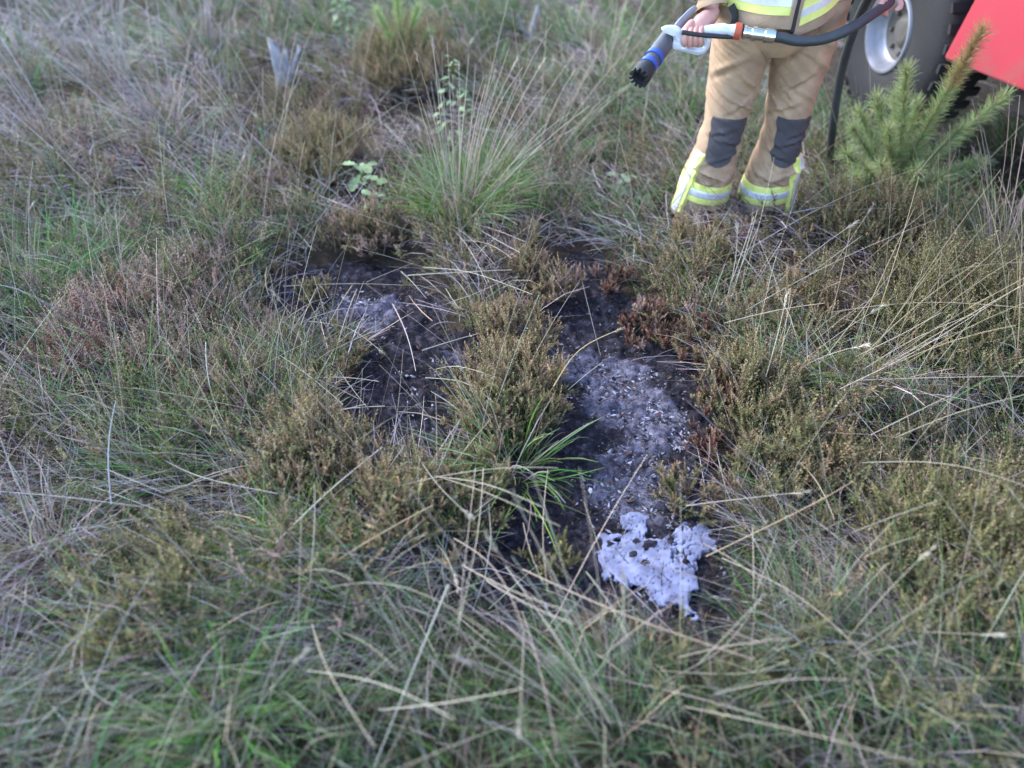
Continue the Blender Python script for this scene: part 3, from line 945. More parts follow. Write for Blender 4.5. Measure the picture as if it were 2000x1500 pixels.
L_BURN = "thin dry grass stalk lying over or beside the left burn"
L_MID = "dry grass stalk between the two burns and the big tussock"
L_LOW = "dry grass stalk lying in the heather and grass below the left burn"
L_FOAM = "dry grass stalk crossing the grass in front of or beside the foam residue"
L_RIGHT = "long dry grass stalk on the right side of the scene"
L_BOT = "dry grass stalk lying along the bottom edge"
L_TOP = "tall dry stalk standing in the grass of the upper left"
L_LEFT = "pale dry stalk in the grass left of the burn"
AREA_LABELS.update((L_BURN, L_MID, L_LOW, L_FOAM, L_RIGHT, L_BOT, L_TOP, L_LEFT))
lo, mi, hi = (.05, .09), (.10, .20), (.16, .34)
for pts, z, lab in [
    ([(688, 557), (639, 638)], lo, L_BURN), ([(697, 565), (649, 714)], lo, L_BURN), ([(615, 551), (641, 583)], lo, L_BURN),
    ([(601, 627), (680, 640), (748, 689)], lo, L_BURN), ([(580, 642), (610, 710), (636, 759)], lo, L_BURN),
    ([(572, 723), (640, 757), (700, 779)], lo, L_BURN), ([(553, 559), (788, 557)], lo, L_BURN), ([(716, 551), (807, 514)], lo, L_BURN),
    ([(783, 530), (833, 583)], lo, L_BURN), ([(568, 700), (620, 560)], mi, L_BURN), ([(607, 810), (660, 806), (715, 789)], mi, L_BURN),
    ([(852, 721), (900, 722), (971, 738)], mi, L_BURN), ([(831, 738), (900, 750), (959, 781)], mi, L_BURN),
    ([(660, 720), (720, 800)], lo, L_BURN), ([(600, 740), (740, 745)], mi, L_BURN), ([(540, 690), (670, 790)], mi, L_BURN),
    ([(825, 522), (920, 528), (1040, 575)], mi, L_MID), ([(887, 450), (951, 554)], mi, L_MID), ([(873, 433), (967, 518)], mi, L_MID),
    ([(925, 437), (1025, 472)], mi, L_MID), ([(928, 443), (1015, 493)], mi, L_MID), ([(948, 522), (1006, 493)], mi, L_MID),
    ([(930, 500), (975, 460)], mi, L_MID), ([(1137, 550), (1155, 620), (1173, 694)], lo, L_MID), ([(1110, 761), (1177, 707)], mi, L_MID),
    ([(905, 470), (1000, 505)], mi, L_MID), ([(880, 590), (930, 575), (1000, 540)], mi, L_MID),
    ([(266, 735), (168, 801)], mi, L_LEFT), ([(396, 818), (312, 871)], mi, L_LEFT), ([(205, 916), (240, 940), (322, 964)], mi, L_LEFT),
    ([(322, 962), (451, 920)], mi, L_LEFT), ([(315, 896), (400, 935), (542, 964)], mi, L_LEFT), ([(290, 752), (300, 725), (329, 700)], mi, L_LEFT),
    ([(210, 537), (280, 534), (345, 555)], mi, L_LEFT), ([(430, 610), (510, 550)], mi, L_LEFT), ([(380, 530), (450, 470)], mi, L_LEFT),
    ([(0, 1090), (200, 1030), (330, 1010)], mi, L_LEFT), ([(0, 960), (130, 965), (280, 990)], mi, L_LEFT), ([(100, 1010), (95, 900)], mi, L_LEFT),
    ([(0, 1310), (80, 1220), (140, 1150)], hi, L_LEFT), ([(30, 1440), (120, 1290), (230, 1170)], hi, L_LEFT), ([(130, 1500), (240, 1250), (310, 1100)], hi, L_LEFT),
    ([(0, 1210), (110, 1140), (250, 1060)], mi, L_LEFT), ([(190, 1120), (170, 1330), (225, 1380)], mi, L_LEFT),
    ([(603, 1154), (614, 947)], hi, L_LOW), ([(848, 929), (960, 965), (1094, 1028)], hi, L_LOW), ([(851, 931), (950, 950), (1058, 990)], hi, L_LOW),
    ([(812, 884), (860, 940), (920, 1010)], hi, L_LOW), ([(852, 926), (880, 865), (899, 818)], hi, L_LOW),
    ([(929, 914), (910, 1070), (893, 1235)], hi, L_LOW), ([(944, 914), (925, 1060), (896, 1214)], hi, L_LOW),
    ([(887, 1052), (950, 1130), (1025, 1235)], hi, L_LOW), ([(902, 1103), (1000, 1150), (1110, 1195)], hi, L_LOW),
    ([(1070, 917), (1068, 1040), (1070, 1157)], mi, L_LOW), ([(1022, 1022), (1061, 1139)], mi, L_LOW), ([(854, 1064), (895, 1150)], mi, L_LOW),
    ([(728, 963), (850, 930), (1000, 910), (1090, 914)], hi, L_LOW), ([(715, 990), (790, 870)], mi, L_LOW), ([(690, 1110), (790, 930)], mi, L_LOW),
    ([(548, 990), (565, 925)], mi, L_LOW), ([(590, 1115), (640, 1121), (690, 1134)], hi, L_LOW), ([(629, 1150), (740, 1137), (860, 1178), (974, 1250)], hi, L_LOW),
    ([(610, 1219), (650, 1300), (733, 1460)], hi, L_LOW), ([(670, 1236), (720, 1270), (775, 1310)], hi, L_LOW), ([(560, 1210), (580, 1160)], mi, L_LOW),
    ([(450, 1025), (540, 1060)], mi, L_LOW), ([(480, 900), (590, 872)], mi, L_LOW),
    ([(950, 1134), (1040, 1175), (1120, 1218)], hi, L_FOAM), ([(1079, 1238), (1170, 1128)], hi, L_FOAM),
    ([(1126, 1230), (1275, 1134)], hi, L_FOAM), ([(1175, 1285), (1324, 1172)], hi, L_FOAM), ([(1145, 1117), (1190, 1190), (1230, 1252)], hi, L_FOAM),
    ([(1362, 1299), (1497, 1158)], hi, L_FOAM), ([(1373, 1062), (1500, 1150)], mi, L_FOAM), ([(1324, 1284), (1550, 1248)], hi, L_FOAM),
    ([(1340, 988), (1450, 980), (1580, 960)], mi, L_FOAM), ([(1300, 1330), (1420, 1270), (1490, 1160)], mi, L_FOAM), ([(1410, 1090), (1560, 1170), (1700, 1290)], mi, L_FOAM),
    ([(1560, 900), (1630, 1016)], mi, L_FOAM), ([(1480, 1150), (1520, 1030)], hi, L_FOAM), ([(1470, 1030), (1472, 1170)], mi, L_FOAM),
    ([(1300, 1080), (1240, 1110)], mi, L_FOAM), ([(1290, 1310), (1470, 1310), (1540, 1290)], mi, L_FOAM),
    ([(1618, 690), (1700, 590), (1850, 400)], hi, L_RIGHT), ([(1415, 631), (1611, 592)], hi, L_RIGHT), ([(1457, 606), (1640, 520), (1825, 430)], hi, L_RIGHT),
    ([(1622, 610), (1740, 598), (1856, 596), (2000, 601)], hi, L_RIGHT), ([(1671, 697), (1760, 660), (1839, 610)], hi, L_RIGHT),
    ([(1716, 596), (1850, 540), (2000, 512)], hi, L_RIGHT), ([(1678, 522), (1740, 470), (1825, 400)], hi, L_RIGHT), ([(1496, 736), (1515, 660), (1538, 571)], hi, L_RIGHT),
    ([(1685, 722), (1790, 660), (1902, 613)], hi, L_RIGHT), ([(1825, 715), (1923, 596)], hi, L_RIGHT), ([(1615, 540), (1660, 470), (1706, 400)], hi, L_RIGHT),
    ([(1671, 743), (1850, 740), (2000, 735)], hi, L_RIGHT), ([(1748, 855), (1870, 800), (2000, 771)], hi, L_RIGHT), ([(1664, 1040), (1832, 978)], hi, L_RIGHT),
    ([(1688, 1088), (1796, 1046)], hi, L_RIGHT), ([(1684, 904), (1840, 920), (2000, 948)], hi, L_RIGHT), ([(1774, 1232), (1956, 1240)], mi, L_RIGHT),
    ([(1836, 1180), (1826, 1300)], mi, L_RIGHT), ([(1640, 760), (1780, 700), (1990, 560)], hi, L_RIGHT), ([(1700, 850), (1860, 770)], hi, L_RIGHT),
    ([(1760, 780), (1870, 600), (1960, 480)], hi, L_RIGHT), ([(1440, 500), (1620, 420), (1790, 330)], hi, L_RIGHT), ([(1380, 480), (1430, 400)], hi, L_RIGHT),
    ([(1290, 480), (1500, 430)], mi, L_RIGHT), ([(1700, 480), (1790, 340), (1860, 260)], hi, L_RIGHT), ([(1720, 1000), (1900, 1080), (2000, 1170)], mi, L_RIGHT),
    ([(1396, 1356), (1520, 1340), (1652, 1328)], hi, L_BOT), ([(1336, 1380), (1560, 1440), (1800, 1492)], hi, L_BOT),
    ([(600, 1310), (740, 1350), (887, 1405)], hi, L_BOT), ([(740, 1387), (880, 1375), (1020, 1345)], hi, L_BOT), ([(1023, 1233), (1018, 1330), (1013, 1432)], hi, L_BOT),
    ([(1020, 1194), (1055, 1330), (1090, 1471)], hi, L_BOT), ([(988, 1107), (1090, 1260), (1195, 1415)], hi, L_BOT), ([(1055, 1430), (1090, 1500)], mi, L_BOT),
    ([(1130, 1310), (1350, 1360), (1490, 1400)], mi, L_BOT), ([(860, 1440), (880, 1330), (900, 1260)], mi, L_BOT), ([(490, 1400), (600, 1270)], hi, L_BOT),
    ([(470, 1500), (520, 1330), (600, 1140)], hi, L_BOT), ([(1880, 1375), (1990, 1385)], mi, L_BOT), ([(300, 1480), (370, 1330)], hi, L_BOT),
    ([(510, 460), (542, 260), (600, 120)], (.08, .5), L_TOP), ([(642, 420), (648, 330), (656, 224)], (.08, .4), L_TOP),
    ([(516, 392), (436, 260), (432, 52)], (.08, .6), L_TOP), ([(400, 300), (390, 60)], (.1, .5), L_TOP), ([(540, 250), (470, 130), (400, 12)], (.1, .5), L_TOP),
    ([(610, 320), (785, 200)], (.1, .35), L_TOP), ([(590, 250), (660, 160)], (.1, .35), L_TOP), ([(200, 400), (190, 250), (170, 200)], (.1, .4), L_TOP),
    ([(200, 390), (110, 290), (0, 200)], (.1, .4), L_TOP), ([(80, 350), (260, 250)], (.1, .3), L_TOP), ([(560, 460), (690, 395)], (.1, .25), L_TOP),
    ([(320, 370), (325, 250), (345, 200)], (.1, .4), L_TOP), ([(440, 370), (500, 200)], (.1, .4), L_TOP), ([(700, 200), (735, 20)], (.1, .5), L_TOP),
]:
    loose(pts, z, lab,   .0011 + .0006 * rng.random(), None if lab != L_LEFT else (.40, .36, .33), .05 if rng.random() < .08 else 0)
name_stalks()


def fine_stalks():
    S = Soup()
    c = scatter(3000, 2.2)
    c = c[burn_mask(c[:, 0], c[:, 1]) < -.05]
    n = len(c)
    base = ground_z(c); base[:, 2] += .02
    az = FLOW(c[:, 0], c[:, 1]) + rng.normal(size=n) * 1.3
    e0 = R(18) + R(60) * rng.random(n)
    P = paths_arch(base, az, .22 + .40 * rng.random(n), e0, e0 - .05 - .35 * rng.random(n), 7, .12)
    P[..., 2] = np.maximum(P[..., 2], height(P[..., 0], P[..., 1]) + .05)
    col = jit(PAL['S'], n, .25, .06) * np.where(rng.random((n, 1)) < .4, .75, 1)
    tubes(S, P, .0007 + .0006 * rng.random(n), col * .9, col)
    o = S.build("fine_dry_stalks", M_DRY)
    tag(o, "thin dry grass stalks scattered all over the heath", "dry grass", kind="stuff")


fine_stalks()
# the ones that stand out by themselves
loose([(539, 1061), (640, 968), (747, 873)], (.16, .22), "thick bleached stalk leaning up over the orange brown heather bush", .0026, (.40, .37, .31))
loose([(650, 1101), (745, 1047), (845, 987)], (.16, .22), "thick golden stalk lying below the bleached one on the brown heather", .0026, (.48, .38, .22))
loose([(402, 668), (420, 750), (444, 840)], (.20, .14), "thick pale stalk leaning over the olive heather bush on the left", .0023, (.40, .42, .38))
loose([(218, 985), (222, 880), (226, 783)], (.12, .30), "thick pale upright stalk in the blue green tussock on the left", .0023, (.38, .41, .38))
loose([(767, 594), (790, 660), (812, 725)], (.03, .06), "straight double stalk lying down the middle of the left burn", .0026, (.44, .39, .36))
loose([(824, 685), (885, 668), (945, 649)], (.05, .10), "stout straw lying from the left burn to the large heather bush", .0023, (.50, .42, .33))
loose([(583, 806), (660, 806), (751, 793)], (.08, .10), "straw lying flat along the lower left edge of the left burn", .0026, (.47, .40, .32))
loose([(796, 538), (900, 535), (1000, 527)], (.10, .14), "long level straw lying above the left burn towards the orange heather", .0024, (.50, .43, .34))
loose([(1081, 755), (1131, 686), (1211, 643)], (.22, .24), "golden stalk arching from the large heather bush over the right burn", .0022, (.44, .33, .18), .03)
loose([(1021, 1112), (1240, 1205), (1475, 1289)], (.14, .24), "long reddish straw slanting down in front of the foam residue", .0022, (.46, .34, .25))
loose([(1379, 1087), (1500, 1024), (1620, 965), (1666, 940)], (.12, .30), "golden stalk slanting up to the right from the foam residue", .0015, (.46, .35, .20))
loose([(876, 1142), (800, 1320), (730, 1500)], (.24, .16), "thick pale stalk running down to the bottom edge", .0023, (.36, .36, .31))


# ------------------------------------------------------------------ seedlings, saplings, dead wood
LEAF_SHAPES = {}


def leaf_data(kind, mat):
    if (kind, mat.name) in LEAF_SHAPES:
        return LEAF_SHAPES[(kind, mat.name)]
    if kind == "oak":
        half = [(0, .006), (.12, .03), (.22, .14), (.30, .10), (.42, .22), (.50, .15), (.64, .27), (.72, .19), (.86, .22), (.95, .12), (1.0, 0)]
    else:
        half = [(0, .01), (.15, .16), (.35, .27), (.55, .25), (.78, .14), (1.0, 0)]
    bm = bmesh.new()
    mid, lf, rt = [], [], []
    for x, w in half:
        z = -.16 * x * x
        mid.append(bm.verts.new((x, 0, z)))
        lf.append(bm.verts.new((x, w, z + .25 * w + .03 * math.sin(9 * x))))
        rt.append(bm.verts.new((x, -w, z + .25 * w - .03 * math.sin(8 * x))))
    for k in range(len(half) - 1):
        bm.faces.new((mid[k], mid[k + 1], lf[k + 1], lf[k]))
        bm.faces.new((mid[k], rt[k], rt[k + 1], mid[k + 1]))
    bmesh.ops.remove_doubles(bm, verts=bm.verts, dist=1e-4)
    me = bpy.data.meshes.new(kind + "_leaf")
    bm.to_mesh(me); bm.free()
    for p in me.polygons: p.use_smooth = True
    me.materials.append(mat)
    LEAF_SHAPES[(kind, mat.name)] = me
    return me


def flat_leaf_mat(name, col):
    m, N, L, P = new_mat(name)
    tc = N.new("ShaderNodeTexCoord"); oi = N.new("ShaderNodeObjectInfo")
    t = N.new("ShaderNodeTexNoise"); t.inputs["Scale"].default_value = 4.0; t.noise_dimensions = '4D'
    L.new(tc.outputs["Object"], t.inputs["Vector"]); L.new(oi.outputs["Random"], t.inputs["W"])
    ad = N.new("ShaderNodeMath"); ad.operation = 'MULTIPLY_ADD'
    L.new(oi.outputs["Random"], ad.inputs[0]); ad.inputs[1].default_value = .5; L.new(t.outputs["Fac"], ad.inputs[2])
    r = N.new("ShaderNodeValToRGB")
    r.color_ramp.elements[0].position = .35; r.color_ramp.elements[1].position = .95
    r.color_ramp.elements[0].color = tuple(c * .65 for c in col) + (1,)
    r.color_ramp.elements[1].color = tuple(c * 1.4 for c in col) + (1,)
    L.new(ad.outputs[0], r.inputs["Fac"])
    L.new(r.outputs[0], P.inputs["Base Color"])
    P.inputs["Roughness"].default_value = .5; P.inputs["Specular IOR Level"].default_value = .35
    tr = N.new("ShaderNodeBsdfTranslucent"); L.new(r.outputs[0], tr.inputs["Color"])
    mx = N.new("ShaderNodeMixShader"); mx.inputs[0].default_value = .3
    L.new(P.outputs[0], mx.inputs[1]); L.new(tr.outputs[0], mx.inputs[2])
    L.new(mx.outputs[0], N["Material Output"].inputs["Surface"])
    return m


M_OAK = flat_leaf_mat("oak_leaf", (.22, .31, .13))
M_OAKG = flat_leaf_mat("oak_leaf_grey", (.15, .20, .12))
M_BIRCH = flat_leaf_mat("birch_leaf", (.17, .25, .11))


def leafy_plant(name, px, py, h, n, size, kind, mat, label, cat, lean=(0, 0), crown=.35):
    x, y, _ = at(px, py, 0.0)
    o0 = Vector((x, y, hz(x, y)))
    t = empty(name, o0)
    top = np.array([lean[0] * h, lean[1] * h, h])
    P = np.array([top * s + np.array([.02 * math.sin(4 * s), .015 * math.cos(3 * s) - .015, 0]) for s in np.linspace(0, 1, 7)])
    S = Soup(); tubes(S, P[None], np.array([.003]), np.array([(.10, .085, .05)]), np.array([(.12, .13, .05)]), .5, 5)
    S.build("stem", M_CHAR, t)
    me = leaf_data(kind, mat)
    for k in range(n):
        s = crown + (1 - crown) * (k + rng.random()) / n
        p = P[0] + (P[-1] - P[0]) * s
        o = bpy.data.objects.new("leaf", me)
        az = k * 2.4 + rng.normal() * .3
        twig = .25 * h * (1 - s) if kind != "oak" else .0
        o.location = (p[0] + twig * math.cos(az), p[1] + twig * math.sin(az), p[2])
        o.rotation_euler = (rng.normal() * .35, rng.normal() * .3 + .05, az)
        sc = size * (.7 + .5 * rng.random())
        o.scale = (sc, sc, sc)
        link(o, t)
    tag(t, label, cat)


leafy_plant("oak_seedling", 722, 395, .20, 11, .085, "oak", M_OAK, "pale green oak seedling beside the big tussock, the upper one", "seedling")
leafy_plant("oak_seedling", 748, 440, .13, 10, .070, "oak", M_OAK, "small pale green oak seedling just below the other, nearer the burn", "seedling")
leafy_plant("oak_seedling", 1212, 385, .17, 12, .070, "oak", M_OAKG, "greyish green oak seedling left of the firefighter's feet", "seedling")
leafy_plant("oak_seedling", 1268, 395, .12, 10, .065, "oak", M_OAKG, "greyish oak seedling closest to the firefighter's left cuff in view", "seedling")
leafy_plant("birch_sapling", 890, 300, .50, 52, .046, "birch", M_BIRCH, "thin birch sapling with small light green leaves behind the big tussock", "sapling", (.05, 0), .2)
leafy_plant("birch_sapling", 685, 95, .42, 48, .05, "birch", M_BIRCH, "bright green leafy sapling at the top edge left of the pine seedling", "sapling", (0, 0), .2)
leafy_plant("birch_sapling", 1390, 190, .28, 26, .036, "birch", M_BIRCH, "low leafy sapling below the hose nozzle, beside the firefighter's leg", "sapling", (-.1, 0), .2)
leafy_plant("birch_sapling", 1130, 60, .30, 28, .04, "birch", M_BIRCH, "leafy sapling at the top edge between nozzle and birch sapling", "sapling", (0, 0), .2)


def pine(px, py, shoots, label, needle=.055, tone=(.28, .335, .15)):
    x, y, _ = at(px, py, 0.0)
    o0 = np.array([x, y, hz(x, y)])
    t = empty("pine_sapling", o0)
    S = Soup()
    tr = np.array([[0, 0, -.02], [.005, 0, .06], [.0, .01, .12], [.012, .01, .2]])
    tubes(S, tr[None], np.array([.011]), np.array([(.13, .09, .06)]), np.array([(.15, .12, .07)]), .4, 6)
    S.build("trunk", M_CHAR, t)
    for (dx, dy, z0, tip, dens, brown) in shoots:
        tip = np.array(tip) - o0
        b = np.array([dx, dy, z0])
        K = 8
        s = np.linspace(0, 1, K)[:, None]
        ctrl = b * .45 + tip * .55 + np.array([0, 0, -.03]) + (b - tip) * [.08, .08, 0]
        P = (1 - s) ** 2 * b + 2 * s * (1 - s) * ctrl + s ** 2 * tip
        S = Soup()
        tubes(S, P[None], np.array([.0045]), np.array([(.17, .17, .06)]), np.array([(.19, .22, .08)]), .5, 5)
        n = int(dens * 1.25 * np.linalg.norm(tip - b) / .3)
        f = rng.random(n) ** .85 * (K - 1)
        i0 = np.minimum(f.astype(int), K - 2); fr = (f - i0)[:, None]
        p = P[i0] * (1 - fr) + P[i0 + 1] * fr
        d = norm(P[i0 + 1] - P[i0])
        nd = norm(d * 1.0 + norm(rng.normal(size=(n, 3))) * 1.0)
        el = np.arcsin(np.clip(nd[:, 2], -1, 1))
        Q = paths_arch(p, np.arctan2(nd[:, 1], nd[:, 0]), needle * (.75 + .45 * rng.random(n)), el, el + rng.normal(size=n) * .15 + .1, 2, .1)
        col = jit(tone, n, .2)
        if brown:
            far = f / (K - 1) > .62
            col[far] = jit((.27, .22, .10), far.sum(), .2)
        ribbons(S, Q, np.full(n, .0022), col * .9, col * 1.25, .6, 1.0)
        S.build("shoot", M_BLADE, t)
    tag(t, label, "pine sapling")


def T(px, py, D):
    return at_depth(px, py, D)


pine(1738, 395, [
    (0, 0, .15, T(1770, 135, 3.12), 620, False), (.005, .01, .16, T(1918, 60, 3.05), 560, True), (.01, 0, .16, T(1880, 125, 3.12), 620, False),
    (.01, 0, .12, T(1962, 188, 3.10), 520, False), (0, -.01, .12, T(1665, 250, 3.08), 520, False), (-.01, 0, .10, T(1652, 300, 3.02), 520, False),
    (0, 0, .10, T(1915, 315, 3.02), 520, False), (0, 0, .14, T(1712, 190, 3.18), 560, False), (0, 0, .11, T(1690, 330, 2.95), 460, False),
    (0, 0, .14, T(1790, 200, 3.2), 520, False), (-.01, 0, .06, T(1668, 345, 2.92), 420, False), (0, -.02, .07, T(1720, 320, 2.88), 420, False), (-.01, .01, .10, T(1678, 215, 3.2), 480, False), (0, .02, .12, T(1750, 180, 3.3), 480, False), (.01, -.02, .08, T(1790, 330, 2.92), 420, False), (0, 0, .1, T(1880, 250, 3.05), 420, False), (0, 0, .09, T(1840, 345, 2.96), 420, False), (0, 0, .13, T(1735, 250, 3.05), 480, False),
], "bushy young pine with pale green shoots in front of the red vehicle")
xs_, ys_, _ = at(790, 165, 0)
pine(790, 165, [
    (0, 0, .12, T(735, 20, ys_ + .02), 420, False), (0, 0, .13, T(775, -15, ys_), 420, False), (0, 0, .12, T(815, 15, ys_), 420, False),
    (0, 0, .10, T(840, 60, ys_ - .02), 380, False), (0, 0, .10, T(760, 70, ys_ - .04), 380, False)],
    "small pine seedling with upright light green shoots at the top edge", .05, (.27, .36, .14))


def stump(px, py, h, r, label, fork, name="dead_stump", tip=None):
    x, y, _ = at(px, py, 0)
    o0 = Vector((x, y, hz(x, y)))
    t = empty(name, o0)
    m = plain("weathered_wood", (.34, .32, .33), .85, noise=.35, nscale=30, bump=.6, bscale=90)
    for k, (dx, dy, hh, rr) in enumerate(fork):
        bm = bmesh.new()
        rings = []
        nz, na = 9, 14
        for i in range(nz):
            s = i / (nz - 1)
            ring = []
            for j in range(na):
                a = j * 2 * math.pi / na
                rad = r * rr * (1.25 - .75 * s) * (1 + .16 * math.sin(3 * a + 2 * s + k) + .08 * math.sin(7 * a))
                zz = h * hh * s + (.035 * h / .3 * math.sin(2 * a + k) + .02 * math.sin(5 * a) if i == nz - 1 else 0)
                ring.append(bm.verts.new((dx * s + rad * math.cos(a), dy * s + rad * math.sin(a), zz - .03)))
            rings.append(ring)
        for i in range(nz - 1):
            for j in range(na):
                bm.faces.new((rings[i][j], rings[i][(j + 1) % na], rings[i + 1][(j + 1) % na], rings[i + 1][j]))
        bm.faces.new(rings[-1])
        me = bpy.data.meshes.new("trunk" if k == 0 else "broken_limb"); bm.to_mesh(me); bm.free()
        me.materials.append(m)
        for p in me.polygons: p.use_smooth = True
        link(bpy.data.objects.new(me.name, me), t)
    tag(t, label, "dead wood")


stump(560, 175, .24, .045, "forked grey weathered stump in the grass of the upper left", [(-.03, 0, 1, 1), (.12, 0, .9, .45), (.03, .03, .8, .5)])
stump(1035, 75, .22, .035, "short pale weathered stump at the top edge right of the middle", [(.05, 0, 1, 1), (-.08, 0, .8, .4)])


# ------------------------------------------------------------------ solid shapes
class MB:
    def __init__(self):
        self.bm = bmesh.new()

    def rings(self, rings, cap=(True, True), closed=True):
        vs = [[self.bm.verts.new(p) for p in r] for r in rings]
        for a, b in zip(vs[:-1], vs[1:]):
            n = len(a)
            for j in range(n if closed else n - 1):
                k = (j + 1) % n
                self.bm.faces.new((a[j], a[k], b[k], b[j]))
        if cap[0]: self.bm.faces.new(vs[0][::-1])
        if cap[1]: self.bm.faces.new(vs[-1])
        return self

    def tube(self, pts, rad, sides=14, squash=1.0, cap=(True, True)):
        pts = [Vector(p) for p in pts]
        if not hasattr(rad, "__len__"): rad = [rad] * len(pts)
        out, up = [], None
        for k, p in enumerate(pts):
            d = (pts[min(k + 1, len(pts) - 1)] - pts[max(k - 1, 0)]).normalized()
            if up is None:
                up = d.orthogonal().normalized()
            up = (up - d * up.dot(d)).normalized()
            w = d.cross(up)
            out.append([p + (up * math.cos(a) + w * math.sin(a) * squash) * rad[k] for a in [j * 2 * math.pi / sides for j in range(sides)]])
        return self.rings(out, cap)

    def lathe(self, prof, axis_o, axis_d, sides=48, cap=(False, False)):
        o = Vector(axis_o); d = Vector(axis_d).normalized(); u = d.orthogonal().normalized(); w = d.cross(u)
        out = [[o + d * h + (u * math.cos(a) + w * math.sin(a)) * r for a in [j * 2 * math.pi / sides for j in range(sides)]] for h, r in prof]
        return self.rings(out, cap)

    def box(self, lo, hi, M=None):
        vs = [Vector((x, y, z)) for x in (lo[0], hi[0]) for y in (lo[1], hi[1]) for z in (lo[2], hi[2])]
        if M is not None: vs = [M @ v for v in vs]
        v = [self.bm.verts.new(p) for p in vs]
        for f in ((0, 1, 3, 2), (4, 6, 7, 5), (0, 4, 5, 1), (2, 3, 7, 6), (0, 2, 6, 4), (1, 5, 7, 3)):
            self.bm.faces.new([v[i] for i in f])
        return self

    def build(self, name, mat, parent=None, smooth=True, bevel=0.0, offset=None, subsurf=0):
        bmesh.ops.recalc_face_normals(self.bm, faces=self.bm.faces)
        if bevel:
            bmesh.ops.bevel(self.bm, geom=[e for e in self.bm.edges if e.calc_face_angle(0) > .5], offset=bevel, segments=2, affect='EDGES', clamp_overlap=True)
        me = bpy.data.meshes.new(name); self.bm.to_mesh(me); self.bm.free()
        me.materials.append(mat)
        if smooth:
            me.polygons.foreach_set("use_smooth", np.ones(len(me.polygons), bool))
            me.set_sharp_from_angle(angle=R(40))
        o = bpy.data.objects.new(name, me)
        if offset is not None: o.location = -Vector(offset)
        if subsurf:
            m = o.modifiers.new("sub", 'SUBSURF'); m.levels = m.render_levels = subsurf
        return link(o, parent)


def spline(pts, n):
    """Catmull-Rom through the points"""
    P = [Vector(p) for p in pts]
    P = [P[0] * 2 - P[1]] + P + [P[-1] * 2 - P[-2]]
    out = []
    segs = len(P) - 3
    for i in range(n):
        s = i / (n - 1) * segs
        k = min(int(s), segs - 1); t = s - k
        a, b, c, d = P[k:k + 4]
        out.append(.5 * ((2 * b) + (c - a) * t + (2 * a - 5 * b + 4 * c - d) * t * t + (3 * b - a - 3 * c + d) * t ** 3))
    return out


# ------------------------------------------------------------------ firefighter
M_SKIN = plain("skin", (.56, .29, .24), .5, noise=.12, nscale=40, bump=.15, bscale=150)
M_TAN = plain("tan_aramid_cloth", (.375, .258, .170), .85, noise=.22, nscale=13, bump=.25, bscale=120, spec=.2)
M_PAD = plain("charcoal_knee_pad", (.055, .050, .058), .75, noise=.2, nscale=25, bump=.25, bscale=300)
M_YEL = plain("fluorescent_yellow_tape", (.70, .72, .20), .5, noise=.08, nscale=40)
M_SIL = plain("silver_reflective_tape", (.62, .63, .66), .38, metal=.25, noise=.08, nscale=60)
M_BLACK = plain("black_cloth", (.018, .018, .02), .8)
M_BOOT = plain("black_boot_leather", (.02, .02, .021), .5, bump=.2, bscale=120)


def grime(m, lo, hi, col, amount):
    N, L = m.node_tree.nodes, m.node_tree.links
    P = N["Principled BSDF"]
    src = P.inputs["Base Color"].links[0].from_socket
    g = N.new("ShaderNodeNewGeometry"); sp = N.new("ShaderNodeSeparateXYZ"); L.new(g.outputs["Position"], sp.inputs[0])
    t = N.new("ShaderNodeTexNoise"); t.inputs["Scale"].default_value = 16; t.inputs["Detail"].default_value = 7; t.inputs["Roughness"].default_value = .7
    L.new(g.outputs["Position"], t.inputs["Vector"])
    mr = N.new("ShaderNodeMapRange"); mr.inputs[1].default_value = hi; mr.inputs[2].default_value = lo; mr.inputs[3].default_value = -.22; mr.inputs[4].default_value = .12
    L.new(sp.outputs[2], mr.inputs[0])
    ad = N.new("ShaderNodeMath"); ad.operation = 'ADD'; L.new(t.outputs["Fac"], ad.inputs[0]); L.new(mr.outputs[0], ad.inputs[1])
    m2 = N.new("ShaderNodeMapRange"); m2.inputs[1].default_value = .50; m2.inputs[2].default_value = .68; m2.inputs[4].default_value = amount
    L.new(ad.outputs[0], m2.inputs[0])
    x = N.new("ShaderNodeMix"); x.data_type = 'RGBA'; x.inputs[7].default_value = (*col, 1)
    L.new(m2.outputs[0], x.inputs[0]); L.new(src, x.inputs[6]); L.new(x.outputs[2], P.inputs["Base Color"])


grime(M_TAN, .05, .75, (.13, .095, .07), .55)
grime(M_YEL, .08, .30, (.30, .27, .10), .45)


def lerp_tab(tab, t):
    ks = [k for k, _ in tab]; vs = [v for _, v in tab]
    return float(np.interp(t, ks, vs))


